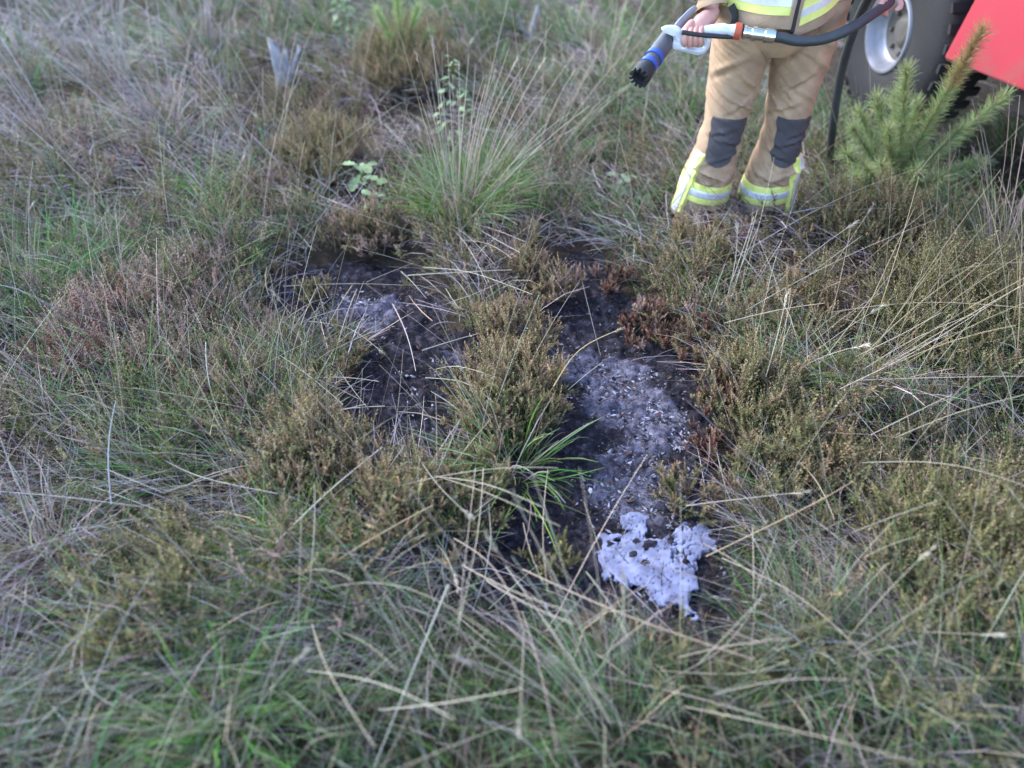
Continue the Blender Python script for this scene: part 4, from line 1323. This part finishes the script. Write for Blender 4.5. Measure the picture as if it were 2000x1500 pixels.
class Leg:
    def __init__(self, hip, knee, ank, seed, side):
        self.p = [Vector(hip), Vector(knee), Vector(ank)]
        self.z0, self.z1 = hip[2], ank[2]
        self.side = side
        r = random.Random(seed)
        # folds: height, angle, slope, half width, depth, sharpness
        self.folds = [(.285, .25 * side, .035 * side, .8, .011, .010), (.262, -.3 * side, -.03 * side, .7, .010, .009), (.315, .9 * side, .05, .5, .008, .009),
                      (.56, -.7 * side, .05 * side, .6, .009, .011), (.60, .5, -.06 * side, .7, .008, .011), (.66, -.4 * side, .08 * side, .6, .009, .013),
                      (.72, .7 * side, -.07 * side, .6, .008, .014), (.78, -.8 * side, .09 * side, .6, .012, .014), (.43, .15, .02 * side, .7, .007, .009),
                      (.37, -.35 * side, -.03 * side, .6, .007, .008), (.47, .4 * side, .03, .6, .006, .009), (.125, .3, .01, .6, .006, .010)]
        self.w = [(r.uniform(0, 6.28), r.choice((1, 2, 2, 3)), r.uniform(14, 34), r.uniform(.25, 1)) for _ in range(9)] + [(r.uniform(0, 6.28), r.choice((2, 3, 4)), r.uniform(40, 75), r.uniform(.3, .8)) for _ in range(7)]
        self.RX = [(.06, .114), (.16, .105), (.22, .098), (.30, .091), (.36, .081), (.46, .077), (.55, .084), (.70, .099), (.85, .113), (.95, .118)]
        self.RY = [(.08, .112), (.16, .106), (.30, .098), (.46, .092), (.60, .104), (.75, .125), (.95, .145)]

    def axis(self, z):
        a, b, c = self.p
        if z > b.z:
            f = (z - b.z) / (a.z - b.z); q = b.lerp(a, f)
        else:
            f = (z - c.z) / (b.z - c.z); q = c.lerp(b, f)
        # round off the bend
        return q + Vector((0, -.012 * math.exp(-((z - b.z) / .12) ** 2), 0))

    def pt(self, z, th, off=0.0):
        rx, ry = lerp_tab(self.RX, z), lerp_tab(self.RY, z)
        q = self.axis(z)
        amp = .0025 + .011 * math.exp(-((z - .27) / .05) ** 2) + .009 * math.exp(-((z - .60) / .07) ** 2) + .006 * math.exp(-((z - .42) / .06) ** 2) + .010 * math.exp(-((z - .80) / .07) ** 2)
        w = 0
        for ph, k, kz, a in self.w:
            s = math.sin(k * th + kz * z + ph + .8 * math.sin(5 * z + ph))
            w += a * (1 - abs(s)) ** 3.2
        w = (w / len(self.w) - .08) * amp * 5.0
        for z0, th0, sl, hw, dp, sh in self.folds:
            da = (th - th0 + math.pi) % (2 * math.pi) - math.pi
            e = (z - z0 - sl * da) / sh
            w += dp * math.exp(-(da / hw) ** 2) * (math.exp(-e * e) - .9 * math.exp(-(e + 1.9) ** 2))
        # the cloth bags out above the cuff at the front
        bag = .008 * math.exp(-((z - .30) / .035) ** 2) * max(0, math.cos(th))
        rr = off + w + bag
        # slightly squarish section, crease at the outer seam
        sx, sy = math.sin(th), math.cos(th)
        return Vector((q.x + (rx + rr) * sx, q.y - (ry + rr) * sy, z))

    def patch(self, zf, thf, nz, nt, off):
        """zf(v) and thf(u, v) on the unit square, u in -1..1"""
        mb = MB()
        grid = []
        for i in range(nz + 1):
            v = i / nz
            row = []
            for j in range(nt + 1):
                u = -1 + 2 * j / nt
                edge = (i in (0, nz)) or (j in (0, nt))
                row.append(mb.bm.verts.new(self.pt(zf(u, v), thf(u, v), -.006 if edge else off)))
            grid.append(row)
        for i in range(nz):
            for j in range(nt):
                mb.bm.faces.new((grid[i][j], grid[i][j + 1], grid[i + 1][j + 1], grid[i + 1][j]))
        return mb


GX, GY = .91, 2.86
GZ = hz(GX, GY)
ORG = Vector((GX, GY, GZ))
LEGS = [Leg((.822, 2.825, .95), (.820, 2.885, .46), (.790, 2.92, .10), 3, -1),
        Leg((1.030, 2.825, .95), (1.055, 2.885, .46), (1.056, 2.915, .10), 8, 1)]


def build_person():
    # the body: one skinned figure with both hands
    W_R = Vector(T(1392, 28, 2.715)); W_L = Vector(T(1752, -8, 2.80))
    pts = [((.912, 2.83, .95), .10), ((.912, 2.83, 1.12), .11), ((.912, 2.82, 1.32), .12), ((.912, 2.81, 1.46), .055), ((.912, 2.79, 1.56), .075),
           ((.912, 2.78, 1.66), .085), ((.912, 2.785, 1.73), .055),
           ((.74, 2.82, 1.38), .06), ((.61, 2.86, 1.13), .042), (tuple(W_R), .030),
           ((1.09, 2.82, 1.38), .06), ((1.26, 2.94, 1.14), .042), (tuple(W_L), .030),
           ((.82, 2.83, .88), .085), ((.818, 2.89, .46), .055), ((.802, 2.93, .08), .04), ((.795, 2.80, .03), .03),
           ((1.005, 2.83, .88), .085), ((1.045, 2.89, .46), .055), ((1.035, 2.925, .08), .04), ((1.045, 2.80, .03), .03)]
    ed = [(0, 1), (1, 2), (2, 3), (3, 4), (4, 5), (5, 6), (2, 7), (7, 8), (8, 9), (2, 10), (10, 11), (11, 12), (0, 13), (13, 14), (14, 15), (15, 16),
          (0, 17), (17, 18), (18, 19), (19, 20)]
    me = bpy.data.meshes.new("body_frame")
    me.from_pydata([p for p, _ in pts], ed, [])
    tmp = bpy.data.objects.new("body_frame", me); COL.objects.link(tmp)
    sk = tmp.modifiers.new("skin", 'SKIN')
    for v, (_, r) in zip(me.skin_vertices[0].data, pts): v.radius = (r, r)
    me.skin_vertices[0].data[0].use_root = True
    ss = tmp.modifiers.new("sub", 'SUBSURF'); ss.levels = ss.render_levels = 2
    dg = bpy.context.evaluated_depsgraph_get()
    body = bpy.data.meshes.new_from_object(tmp.evaluated_get(dg))
    bpy.data.objects.remove(tmp)
    mb = MB()
    mb.bm.from_mesh(body)
    # right hand, closed on the grip of the nozzle: back of the hand, four curled fingers, thumb
    pal = Vector(T(1368, 50, 2.668))
    mb.tube([W_R + Vector((.004, .01, .012)), W_R, W_R.lerp(pal, .45), pal, pal + Vector((-.022, -.012, -.014))], [.024, .027, .033, .038, .026], 14, .78)
    for k, (fx, ln) in enumerate(((1338, .95), (1348, 1.05), (1358, 1.0), (1368, .85))):
        top = Vector(T(fx + 4, 53, 2.652))
        a = Vector(T(fx, 62, 2.622)); b = Vector(T(fx, 74, 2.614)); c = Vector(T(fx - 1, 74 + 14 * ln, 2.622)); d = c + Vector((0, .022, .004))
        mb.tube(spline([top, a, b, c, d], 12), [.0105] * 4 + [.0098] * 4 + [.009, .0088, .008, .005], 10)
    th0 = Vector(T(1352, 44, 2.66))
    mb.tube(spline([th0, Vector(T(1344, 52, 2.642)), Vector(T(1336, 60, 2.634)), Vector(T(1330, 64, 2.632))], 8), [.012, .0125, .012, .0115, .011, .0105, .009, .005], 10)
    # left hand, closed on the hose
    hp = Vector(T(1738, 2, 2.735))
    mb.tube([W_L + Vector((.004, .008, .012)), W_L, W_L.lerp(hp, .5), hp], [.024, .027, .034, .03], 14, .8)
    for k in range(4):
        o = Vector((-.010 + .0, 0, .0)) + Vector((.012 * (k - 1.5), .012 * (k - 1.5), .014 * (1.5 - k) * .5))
        s = hp + o
        mb.tube(spline([s + Vector((.0, .01, .02)), s + Vector((-.016, -.022, .008)), s + Vector((-.018, -.028, -.02)), s + Vector((.0, -.012, -.036))], 9), [.0105] * 5 + [.0098, .009, .0085, .005], 10)
    mb.tube(spline([hp + Vector((.02, .0, .01)), hp + Vector((.03, -.02, -.01)), hp + Vector((.012, -.03, -.02))], 6), [.012, .012, .0115, .011, .0095, .005], 10)
    person = mb.build("person", M_SKIN, None, True)
    person.data.transform(Matrix.Translation(-ORG)); person.location = ORG
    tag(person, "firefighter in tan trousers and jacket with yellow bands, holding a hose nozzle", "person")
    P = person

    # trousers
    mb = MB()
    nt = 96
    for lg in LEGS:
        zs = np.concatenate([np.linspace(.95, .068, 150)])
        rings = [[lg.pt(z, j * 2 * math.pi / nt) for j in range(nt)] for z in zs]
        # inside of the hem
        rings.append([lg.pt(.07, j * 2 * math.pi / nt, -.006) for j in range(nt)])
        rings.append([lg.pt(.16, j * 2 * math.pi / nt, -.010) for j in range(nt)])
        mb.rings(rings, (True, False))
    pel = []
    for z, rx, ry, y in ((.76, .09, .10, 2.83), (.80, .16, .135, 2.83), (.85, .205, .150, 2.83), (.92, .222, .155, 2.825), (1.02, .205, .145, 2.82), (1.06, .20, .14, 2.82)):
        pel.append([Vector((.914 + rx * math.sin(a), y - ry * math.cos(a), z)) for a in [j * 2 * math.pi / 48 for j in range(48)]])
    mb.rings(pel)
    tr = mb.build("trousers", M_TAN, P, True, offset=ORG)
    for i, lg in enumerate(LEGS):
        # knee pad, rounded at the bottom
        zf = lambda u, v: .528 - .212 * v + .06 * max(0, v - .6) * u * u
        wf = lambda u, v, s=lg.side: (u * (.84 + .07 * math.sin(7 * v + i) + .03 * math.sin(19 * v)) * (1 if v < .62 else 1 - .42 * ((v - .62) / .38) ** 2.2)) + (.06 if s > 0 else -.10)
        o = lg.patch(zf, wf, 26, 30, .005).build("knee_pad", M_PAD, tr, True, offset=None)
        # cuff bands, all the way round: yellow, silver, yellow
        for z0, z1, mat, nm, off in ((.150, .232, M_YEL, "yellow_band", .004), (.176, .206, M_SIL, "silver_band", .0065)):
            mb = MB()
            tilt = lambda a: .012 * math.sin(a) * lg.side
            zz = [z0, z0 + .0005] + list(np.linspace(z0 + .004, z1 - .004, 5)) + [z1 - .0005, z1]
            oo = [-.006, off * .7] + [off] * 5 + [off * .7, -.006]
            mb.rings([[lg.pt(z + tilt(a), a, f) for a in [j * 2 * math.pi / 80 for j in range(80)]] for z, f in zip(zz, oo)], (False, False))
            mb.build(nm, mat, tr, True)
        # stiff stripe down the outer seam
        c = lg.side * 1.12 if lg.side < 0 else .92
        for hw, mat, nm, off in ((.36, M_YEL, "yellow_stripe", .013), (.17, M_SIL, "silver_stripe", .016)):
            zf = lambda u, v: .365 - .28 * v
            wf = lambda u, v: c + u * hw + lg.side * .10 * (v - .5)
            lg.patch(zf, wf, 26, 8, off).build(nm, mat, tr, True)
        # boot
        q = lg.axis(.1)
        mb = MB()
        fx = lg.side * .02
        prof = [(.085, .040, .10), (.06, .052, .13), (0, .052, .12), (-.06, .050, .10), (-.12, .050, .085), (-.17, .045, .075), (-.20, .03, .06)]
        rr = []
        for dy, hw, hh in prof:
            rr.append([Vector((q.x + fx * (-dy) * 3 + hw * math.cos(a), q.y + dy, GZ + .0 + hh * .5 + hh * .5 * math.sin(a))) for a in [j * 2 * math.pi / 16 for j in range(16)]])
        mb.rings(rr)
        mb.tube([(q.x, q.y + .02, GZ + .06), (q.x, q.y + .02, GZ + .28)], [.055, .062], 16)
        mb.build("boot", M_BOOT, P, True, offset=ORG)

    # jacket
    def jz(v, th):
        """height of the hem at that angle"""
        hem = .868 + (.018 if th < 0 else -.012 + .10 * min(1, max(0, th) / 1.3))
        return hem + (1.40 - hem) * v
    JR = [(.80, .228), (.90, .226), (1.0, .222), (1.2, .232), (1.32, .22), (1.40, .15)]
    JY = [(.80, .182), (.95, .176), (1.2, .172), (1.32, .15), (1.40, .10)]

    def jp(z, th, off=0.0):
        w = .006 * math.sin(3 * th + 9 * z) + .005 * (1 - abs(math.sin(2.0 * th - 14 * z + 1))) ** 2 + .004 * math.sin(7 * th + 5 * z)
        rx, ry = lerp_tab(JR, z) + w + off, lerp_tab(JY, z) + w + off
        ov = .010 * math.exp(-(th / .18) ** 2)
        return Vector((.912 + rx * math.sin(th), 2.815 - (ry + ov) * math.cos(th), z))
    A = [-math.pi + j * 2 * math.pi / 120 for j in range(120)]
    mb = MB()
    rings = [[jp(jz(.06, a), a, -.012) for a in A]] + [[jp(jz(v, a), a) for a in A] for v in np.linspace(0, 1, 50)]
    mb.rings(rings, (False, True))
    sleeves = [[(.72, 2.82, 1.37), (.66, 2.85, 1.26), (.605, 2.865, 1.12), (.60, 2.81, 1.02), W_R.lerp(Vector((.61, 2.86, 1.13)), .30), W_R.lerp(Vector((.61, 2.86, 1.13)), .07)],
               [(1.11, 2.82, 1.37), (1.19, 2.88, 1.26), (1.265, 2.945, 1.13), (1.29, 2.90, 1.05), W_L.lerp(Vector((1.26, 2.94, 1.14)), .30), W_L.lerp(Vector((1.26, 2.94, 1.14)), .05)]]
    for sl in sleeves:
        pp = spline(sl, 40)
        mb.tube(pp, [.078 - .030 * s + .0045 * math.sin(26 * s) + .003 * math.sin(47 * s) for s in np.linspace(0, 1, 40)], 26, 1, (True, False))
    jk = mb.build("jacket", M_TAN, P, True, offset=ORG)

    def band(lo_f, hi_f, a0, a1, off, mat, nm, n=60):
        mb = MB()
        rows = []
        for k, (v, f) in enumerate(((0, -.006), (.02, off), (.25, off), (.5, off), (.75, off), (.98, off), (1, -.006))):
            row = []
            for j in range(n + 1):
                a = a0 + (a1 - a0) * j / n
                z = lo_f(a) + (hi_f(a) - lo_f(a)) * v
                row.append(jp(z, a, f if 0 < j < n else -.006))
            rows.append(row)
        mb.rings(rows, (False, False), closed=False)
        mb.build(nm, mat, jk, True)
    lz = lambda a: .928 + .004 * a
    rz_ = lambda a: .888 + .085 * min(1.5, max(0, a)) - .0 * a
    for f, a0, a1 in ((lz, -3.1, -.05), (rz_, .05, 3.1)):
        band(lambda a: f(a), lambda a: f(a) + .078, a0, a1, .004, M_YEL, "yellow_band")
        band(lambda a: f(a) + .028, lambda a: f(a) + .052, a0, a1, .0065, M_SIL, "silver_band")
    band(lambda a: .872, lambda a: 1.38, -.035, .035, .008, M_BLACK, "zip", 4)
    # head gear, out of the picture
    mb = MB()
    mb.lathe([(0, .125), (.02, .135), (.05, .13), (.10, .118), (.15, .085), (.18, .035), (.185, .004)], (.912, 2.785, 1.66), (0, .1, 1), 32, (True, True))
    mb.build("helmet", plain("helmet_white", (.75, .74, .68), .35), P, True, offset=ORG)
    # strap hanging from the belt at the right hip
    mb = MB()
    mb.tube(spline([T(1428, 10, 2.70), T(1436, 30, 2.69), T(1432, 52, 2.68)], 8), .016, 10, .4)
    mb.build("strap", M_BLACK, P, True, offset=ORG)
    return person


build_person()

# ------------------------------------------------------------------ hose nozzle and hose
M_GREY = plain("dark_grey_plastic", (.075, .075, .085), .45, noise=.15, nscale=60)
M_BLUE = plain("blue_ring_plastic", (.03, .075, .30), .4)
M_RUB = plain("black_rubber", (.018, .018, .02), .6, bump=.2, bscale=200)
M_ALU = plain("pale_grip_alloy", (.60, .60, .64), .42, metal=.15, noise=.1, nscale=40)
M_CHROME = plain("polished_coupling", (.72, .72, .75), .22, metal=1.0)
M_ORANGE = plain("orange_collar", (.42, .075, .035), .5)
M_LEV = plain("grey_lever", (.20, .20, .225), .5, noise=.1, nscale=40)
M_HOSE = plain("dark_hose_rubber", (.035, .042, .048), .55, noise=.2, nscale=30, bump=.15, bscale=250)


def build_nozzle():
    J = Vector(T(1308, 72, 2.668)); TIP = Vector(T(1250, 150, 2.50))
    ax = (TIP - J).normalized()
    Ln = (TIP - J).length
    t = empty("hose_nozzle", J)
    O = J

    def lat(prof, nm, mat, sides=32, cap=(True, True)):
        return MB().lathe([(h * Ln, r) for h, r in prof], J, ax, sides, cap).build(nm, mat, t, True, offset=O)
    lat([(-.18, .018), (-.12, .026), (0, .029), (.38, .030), (.42, .0285), (.47, .0275)], "barrel", M_GREY)
    lat([(.475, .0285), (.48, .031), (.56, .031), (.565, .0285)], "ring", M_BLUE)
    lat([(.566, .0255), (.57, .026), (.66, .026), (.665, .0255)], "neck", M_GREY)
    lat([(.667, .0275), (.67, .030), (.75, .030), (.755, .0275)], "ring", M_BLUE)
    lat([(.757, .027), (.78, .029), (.92, .033), (.98, .0335), (1.0, .031), (1.0, .022), (.90, .018)], "bumper", M_RUB)
    # teeth round the mouth of the bumper
    u = ax.orthogonal().normalized(); w = ax.cross(u)
    mb = MB()
    for k in range(12):
        a = k * 2 * math.pi / 12
        c = J + ax * Ln * 1.005 + (u * math.cos(a) + w * math.sin(a)) * .0285
        Mx = Matrix.Translation(c) @ Matrix((u * math.cos(a) + w * math.sin(a), -u * math.sin(a) + w * math.cos(a), ax)).transposed().to_4x4()
        mb.box((-.004, -.0042, -.006), (.005, .0042, .010), Mx)
    mb.build("teeth", M_RUB, t, True, offset=O)
    # the D shaped grip: a closed cast loop with a window for the fingers
    D0 = 2.622
    outer = [(1312, 52), (1325, 54), (1337, 63), (1360, 67), (1384, 70), (1389, 79), (1386, 92), (1377, 104), (1363, 108), (1341, 103), (1315, 96), (1312, 88), (1317, 78), (1313, 68), (1304, 60), (1294, 62), (1292, 58), (1302, 53)]
    cx, cy = 1355, 85
    inner = [(cx + 22 * math.copysign(abs(math.cos(a)) ** .6, math.cos(a)), cy + 1 + 10.5 * math.copysign(abs(math.sin(a)) ** .6, math.sin(a)) + .10 * 22 * math.cos(a)) for a in [k * 2 * math.pi / 48 for k in range(48)]]
    # resample the outer outline so that it pairs with the window
    op = np.array(outer + [outer[0]], float)
    seg = np.hypot(*np.diff(op, axis=0).T); cum = np.concatenate([[0], np.cumsum(seg)])
    # start opposite angle 0 of the window (towards +x)
    dense = np.array([[np.interp(s, cum, op[:, 0]), np.interp(s, cum, op[:, 1])] for s in np.linspace(0, cum[-1], 481)[:-1]])
    ang0 = np.arctan2(dense[:, 1] - cy, dense[:, 0] - cx)
    st = np.abs(ang0).argmin()
    dense = np.roll(dense, -st, 0)
    if (dense[10, 1] - dense[0, 1]) < 0: dense = np.roll(dense[::-1], 1, 0)
    out48 = dense[::10]
    mb = MB()
    thick = .012
    F_ = [[], [], [], []]
    for k in range(48):
        o_, i_ = out48[k], inner[k]
        mid = (np.array(o_) * .5 + np.array(i_) * .5)
        fo = Vector(T(o_[0], o_[1], D0)); fi = Vector(T(i_[0], i_[1], D0))
        fm = Vector(T(mid[0], mid[1], D0 - .005))
        F_[0].append((fo, fm, fi))
    vs = []
    for fo, fm, fi in F_[0]:
        b = Vector((0, thick * 1.6, 0))
        vs.append([mb.bm.verts.new(p) for p in (fo, fm, fi, fi + b, fm + b * 1.4, fo + b)])
    for k in range(48):
        a, b = vs[k], vs[(k + 1) % 48]
        for j in range(6):
            mb.bm.faces.new((a[j], a[(j + 1) % 6], b[(j + 1) % 6], b[j]))
    mb.build("grip", M_ALU, t, True, offset=O)
    # dark trigger bar above the window and the grey lever behind the hand
    MB().tube(spline([T(1332, 63, 2.612), T(1365, 68, 2.610), T(1405, 71, 2.612), T(1440, 72, 2.615)], 14), .0075, 10).build("trigger_bar", M_RUB, t, True, offset=O)
    MB().tube(spline([T(1322, 58, 2.66), T(1334, 40, 2.68), T(1346, 26, 2.69), T(1360, 13, 2.69)], 10), [.022, .021, .019, .017, .015, .014, .014, .013, .012, .008], 12, .6).build("lever", M_LEV, t, True, offset=O)
    # inlet: silver coupling, orange collar, second coupling
    path = [T(1375, 60, 2.64), T(1410, 58, 2.63), T(1440, 61, 2.622), T(1475, 66, 2.612), T(1512, 74, 2.603)]
    A = [Vector(p) for p in path]
    MB().tube(spline(A[0:3], 10), [.016, .017, .018, .018, .020, .020, .017, .019, .021, .021], 18).build("inlet", M_ALU, t, True, offset=O)
    d = (A[3] - A[2]).normalized()
    c = A[2]
    MB().lathe([(-.010, .018), (-.010, .0255), (.010, .026), (.012, .019)], c, d, 24, (True, True)).build("collar", M_ORANGE, t, True, offset=O)
    MB().lathe([(.016, .018), (.018, .022), (.028, .022), (.030, .019), (.044, .019), (.046, .023), (.060, .0235), (.062, .020), (.085, .020), (.088, .024), (.105, .024), (.12, .021)], c, d, 24, (True, True)).build("coupling", M_CHROME, t, True, offset=O)
    tag(t, "pistol grip hose nozzle with two blue rings and pale alloy handle", "nozzle")
    e = c + d * .115
    hose = spline([e, e + d * .03, T(1560, 80, 2.585), T(1610, 76, 2.585), T(1660, 56, 2.60), T(1705, 27, 2.655), T(1738, 3, 2.735), T(1745, -22, 2.83),
                   (1.27, 2.95, .90), (1.30, 3.08, .62), (1.40, 3.22, .25), (1.52, 3.40, .05), (1.75, 3.62, .04), (2.1, 3.95, .04)], 110)
    o = MB().tube(hose, .0165, 18).build("fire_hose", M_HOSE, None, True)
    tag(o, "dark rubber hose running from the nozzle across the firefighter's hips to the ground", "hose")


build_nozzle()

# ------------------------------------------------------------------ fire engine
M_RED = plain("red_vehicle_paint", (.45, .040, .062), .45, noise=.10, nscale=3, coat=.2)
M_TYRE = plain("tyre_rubber", (.011, .010, .012), .8, noise=.25, nscale=14, bump=.3, bscale=120)
M_RIM = plain("silver_rim_paint", (.24, .25, .295), .42, metal=.35, noise=.12, nscale=12)
M_DISC = plain("dusty_wheel_disc", (.085, .078, .07), .7, noise=.4, nscale=14)
M_UNDER = plain("black_underbody", (.018, .016, .016), .9, noise=.3, nscale=10)


grime(M_RED, .45, .9, (.22, .10, .08), .45)
grime(M_RIM, .2, .7, (.16, .14, .12), .6)


def build_truck():
    C = at(1773, 78, .47)
    tvec = Vector((.41, -.912, 0)).normalized()
    P0 = Vector(at(1845, 115, .5))
    # foot of the wheel centre on the plane of the side panel
    n = Vector((-tvec.y * -1, 0, 0))
    out = Vector((tvec.y, -tvec.x, 0))            # outward, towards the firefighter
    dist = (Vector(C) - P0).dot(out)
    base = Vector(C) - out * dist
    t = empty("fire_engine", (base.x, base.y, 0), math.atan2(tvec.y, tvec.x))
    wy = -dist                                    # inward is local +Y
    x1, x2 = .31, .36
    WH = []
    # side panels with the wheel opening, each a thick sheet with a folded bottom edge
    def sheet(nm, poly, y0, y1):
        mb = MB()
        a = [mb.bm.verts.new((x, y0, z)) for x, z in poly]
        b = [mb.bm.verts.new((x, y1, z)) for x, z in poly]
        mb.bm.faces.new(a); mb.bm.faces.new(b[::-1])
        k = len(poly)
        for i in range(k):
            mb.bm.faces.new((a[i], b[i], b[(i + 1) % k], a[(i + 1) % k]))
        return mb.build(nm, M_RED, t, True, bevel=.008)
    sheet("side_panel", [(x1, .5), (3.1, .5), (3.1, 1.12), (.44, 1.12), (x2, .78)], 0, .05)
    sheet("side_panel", [(-.95, .5), (-.72, .5), (-.70, .85), (-.60, 1.12), (-.95, 1.12)], 0, .05)
    sheet("upper_panel", [(-.95, 1.135), (3.1, 1.135), (3.1, 2.6), (-.95, 2.6)], .002, .05)
    MB().box((-.93, .055, .80), (3.08, 2.28, 2.58)).build("body", M_RED, t, True, bevel=.02)
    MB().box((-.90, .42, .42), (3.05, 1.95, .795)).build("chassis", M_UNDER, t, True, bevel=.02)
    MB().box((.62, .06, .36), (2.3, .40, .79)).build("tank", M_UNDER, t, True, bevel=.03)
    for i, (wx, yy) in enumerate(((-.13, wy), (2.62, wy), (-.13, 2.33 - wy - .02), (2.62, 2.33 - wy - .02))):
        s = 1 if i < 2 else -1
        R_, cz = .45, .47
        d = (0, -1, 0) if s > 0 else (0, 1, 0)
        o = (wx, yy, cz)
        w = bpy.data.objects.new("wheel", MB().lathe([(-.30, .175), (-.30, .30), (-.285, .40), (-.25, R_ - .012), (-.22, R_), (-.07, R_), (-.035, R_ - .012), (-.008, .40), (.006, .32), (.004, .25), (-.004, .192), (-.02, .175)], o, d, 64).build("tyre", M_TYRE, None, True).data)
        # the tyre mesh becomes the wheel's own mesh; lugs, rim, disc and bolts are its pieces
        old = bpy.data.objects.get("tyre")
        if old: bpy.data.objects.remove(old)
        w.data.name = "wheel"
        link(w, t)
        if s > 0 and wx < 0: WH.append(w)
        mb = MB()
        for k in range(34):
            a = k * 2 * math.pi / 34
            for sd in (-1, 1):
                Mx = Matrix.Translation(o) @ Matrix.Rotation(a + sd * .045, 4, 'Y')
                yc = s * .145 + sd * .066
                mb.box((-.020, yc - .062, R_ - .012), (.020, yc + .062, R_ + .005), Mx)
        mb.build("tread", M_TYRE, w, False)
        MB().lathe([(-.012, .194), (.006, .188), (.008, .178), (-.004, .170), (-.03, .162), (-.065, .150), (-.075, .135)], o, d, 64).build("rim", M_RIM, w, True)
        MB().lathe([(-.073, .142), (-.085, .12), (-.095, .085), (-.09, .075), (-.07, .06), (-.065, .04), (-.064, .002)], o, d, 48, (False, True)).build("hub", M_DISC, w, True)
        for k in range(8):
            a = k * math.pi / 4 + .2
            c = Vector(o) + Vector(d) * -.088 + Vector((math.cos(a), 0, math.sin(a))) * .104
            MB().lathe([(-.02, .012), (.014, .012), (.018, .008)], c, d, 6, (True, True)).build("wheel_nut", M_DISC, w, False)
        MB().box((wx - .56, yy - .0 + (.32 if s > 0 else -.36), .40), (wx + .56, yy + (.36 if s > 0 else -.32), 1.1)).build("wheel_well", M_UNDER, t, False)
    # the wheel in view is steered
    Mx = Matrix.Translation((-.13, wy, .47)) @ Matrix.Rotation(R(-17), 4, 'Z') @ Matrix.Translation((.13, -wy, -.47))
    WH[0].matrix_local = Mx
    tag(t, "red fire engine parked at the upper right, one wheel in view", "fire engine")


build_truck()
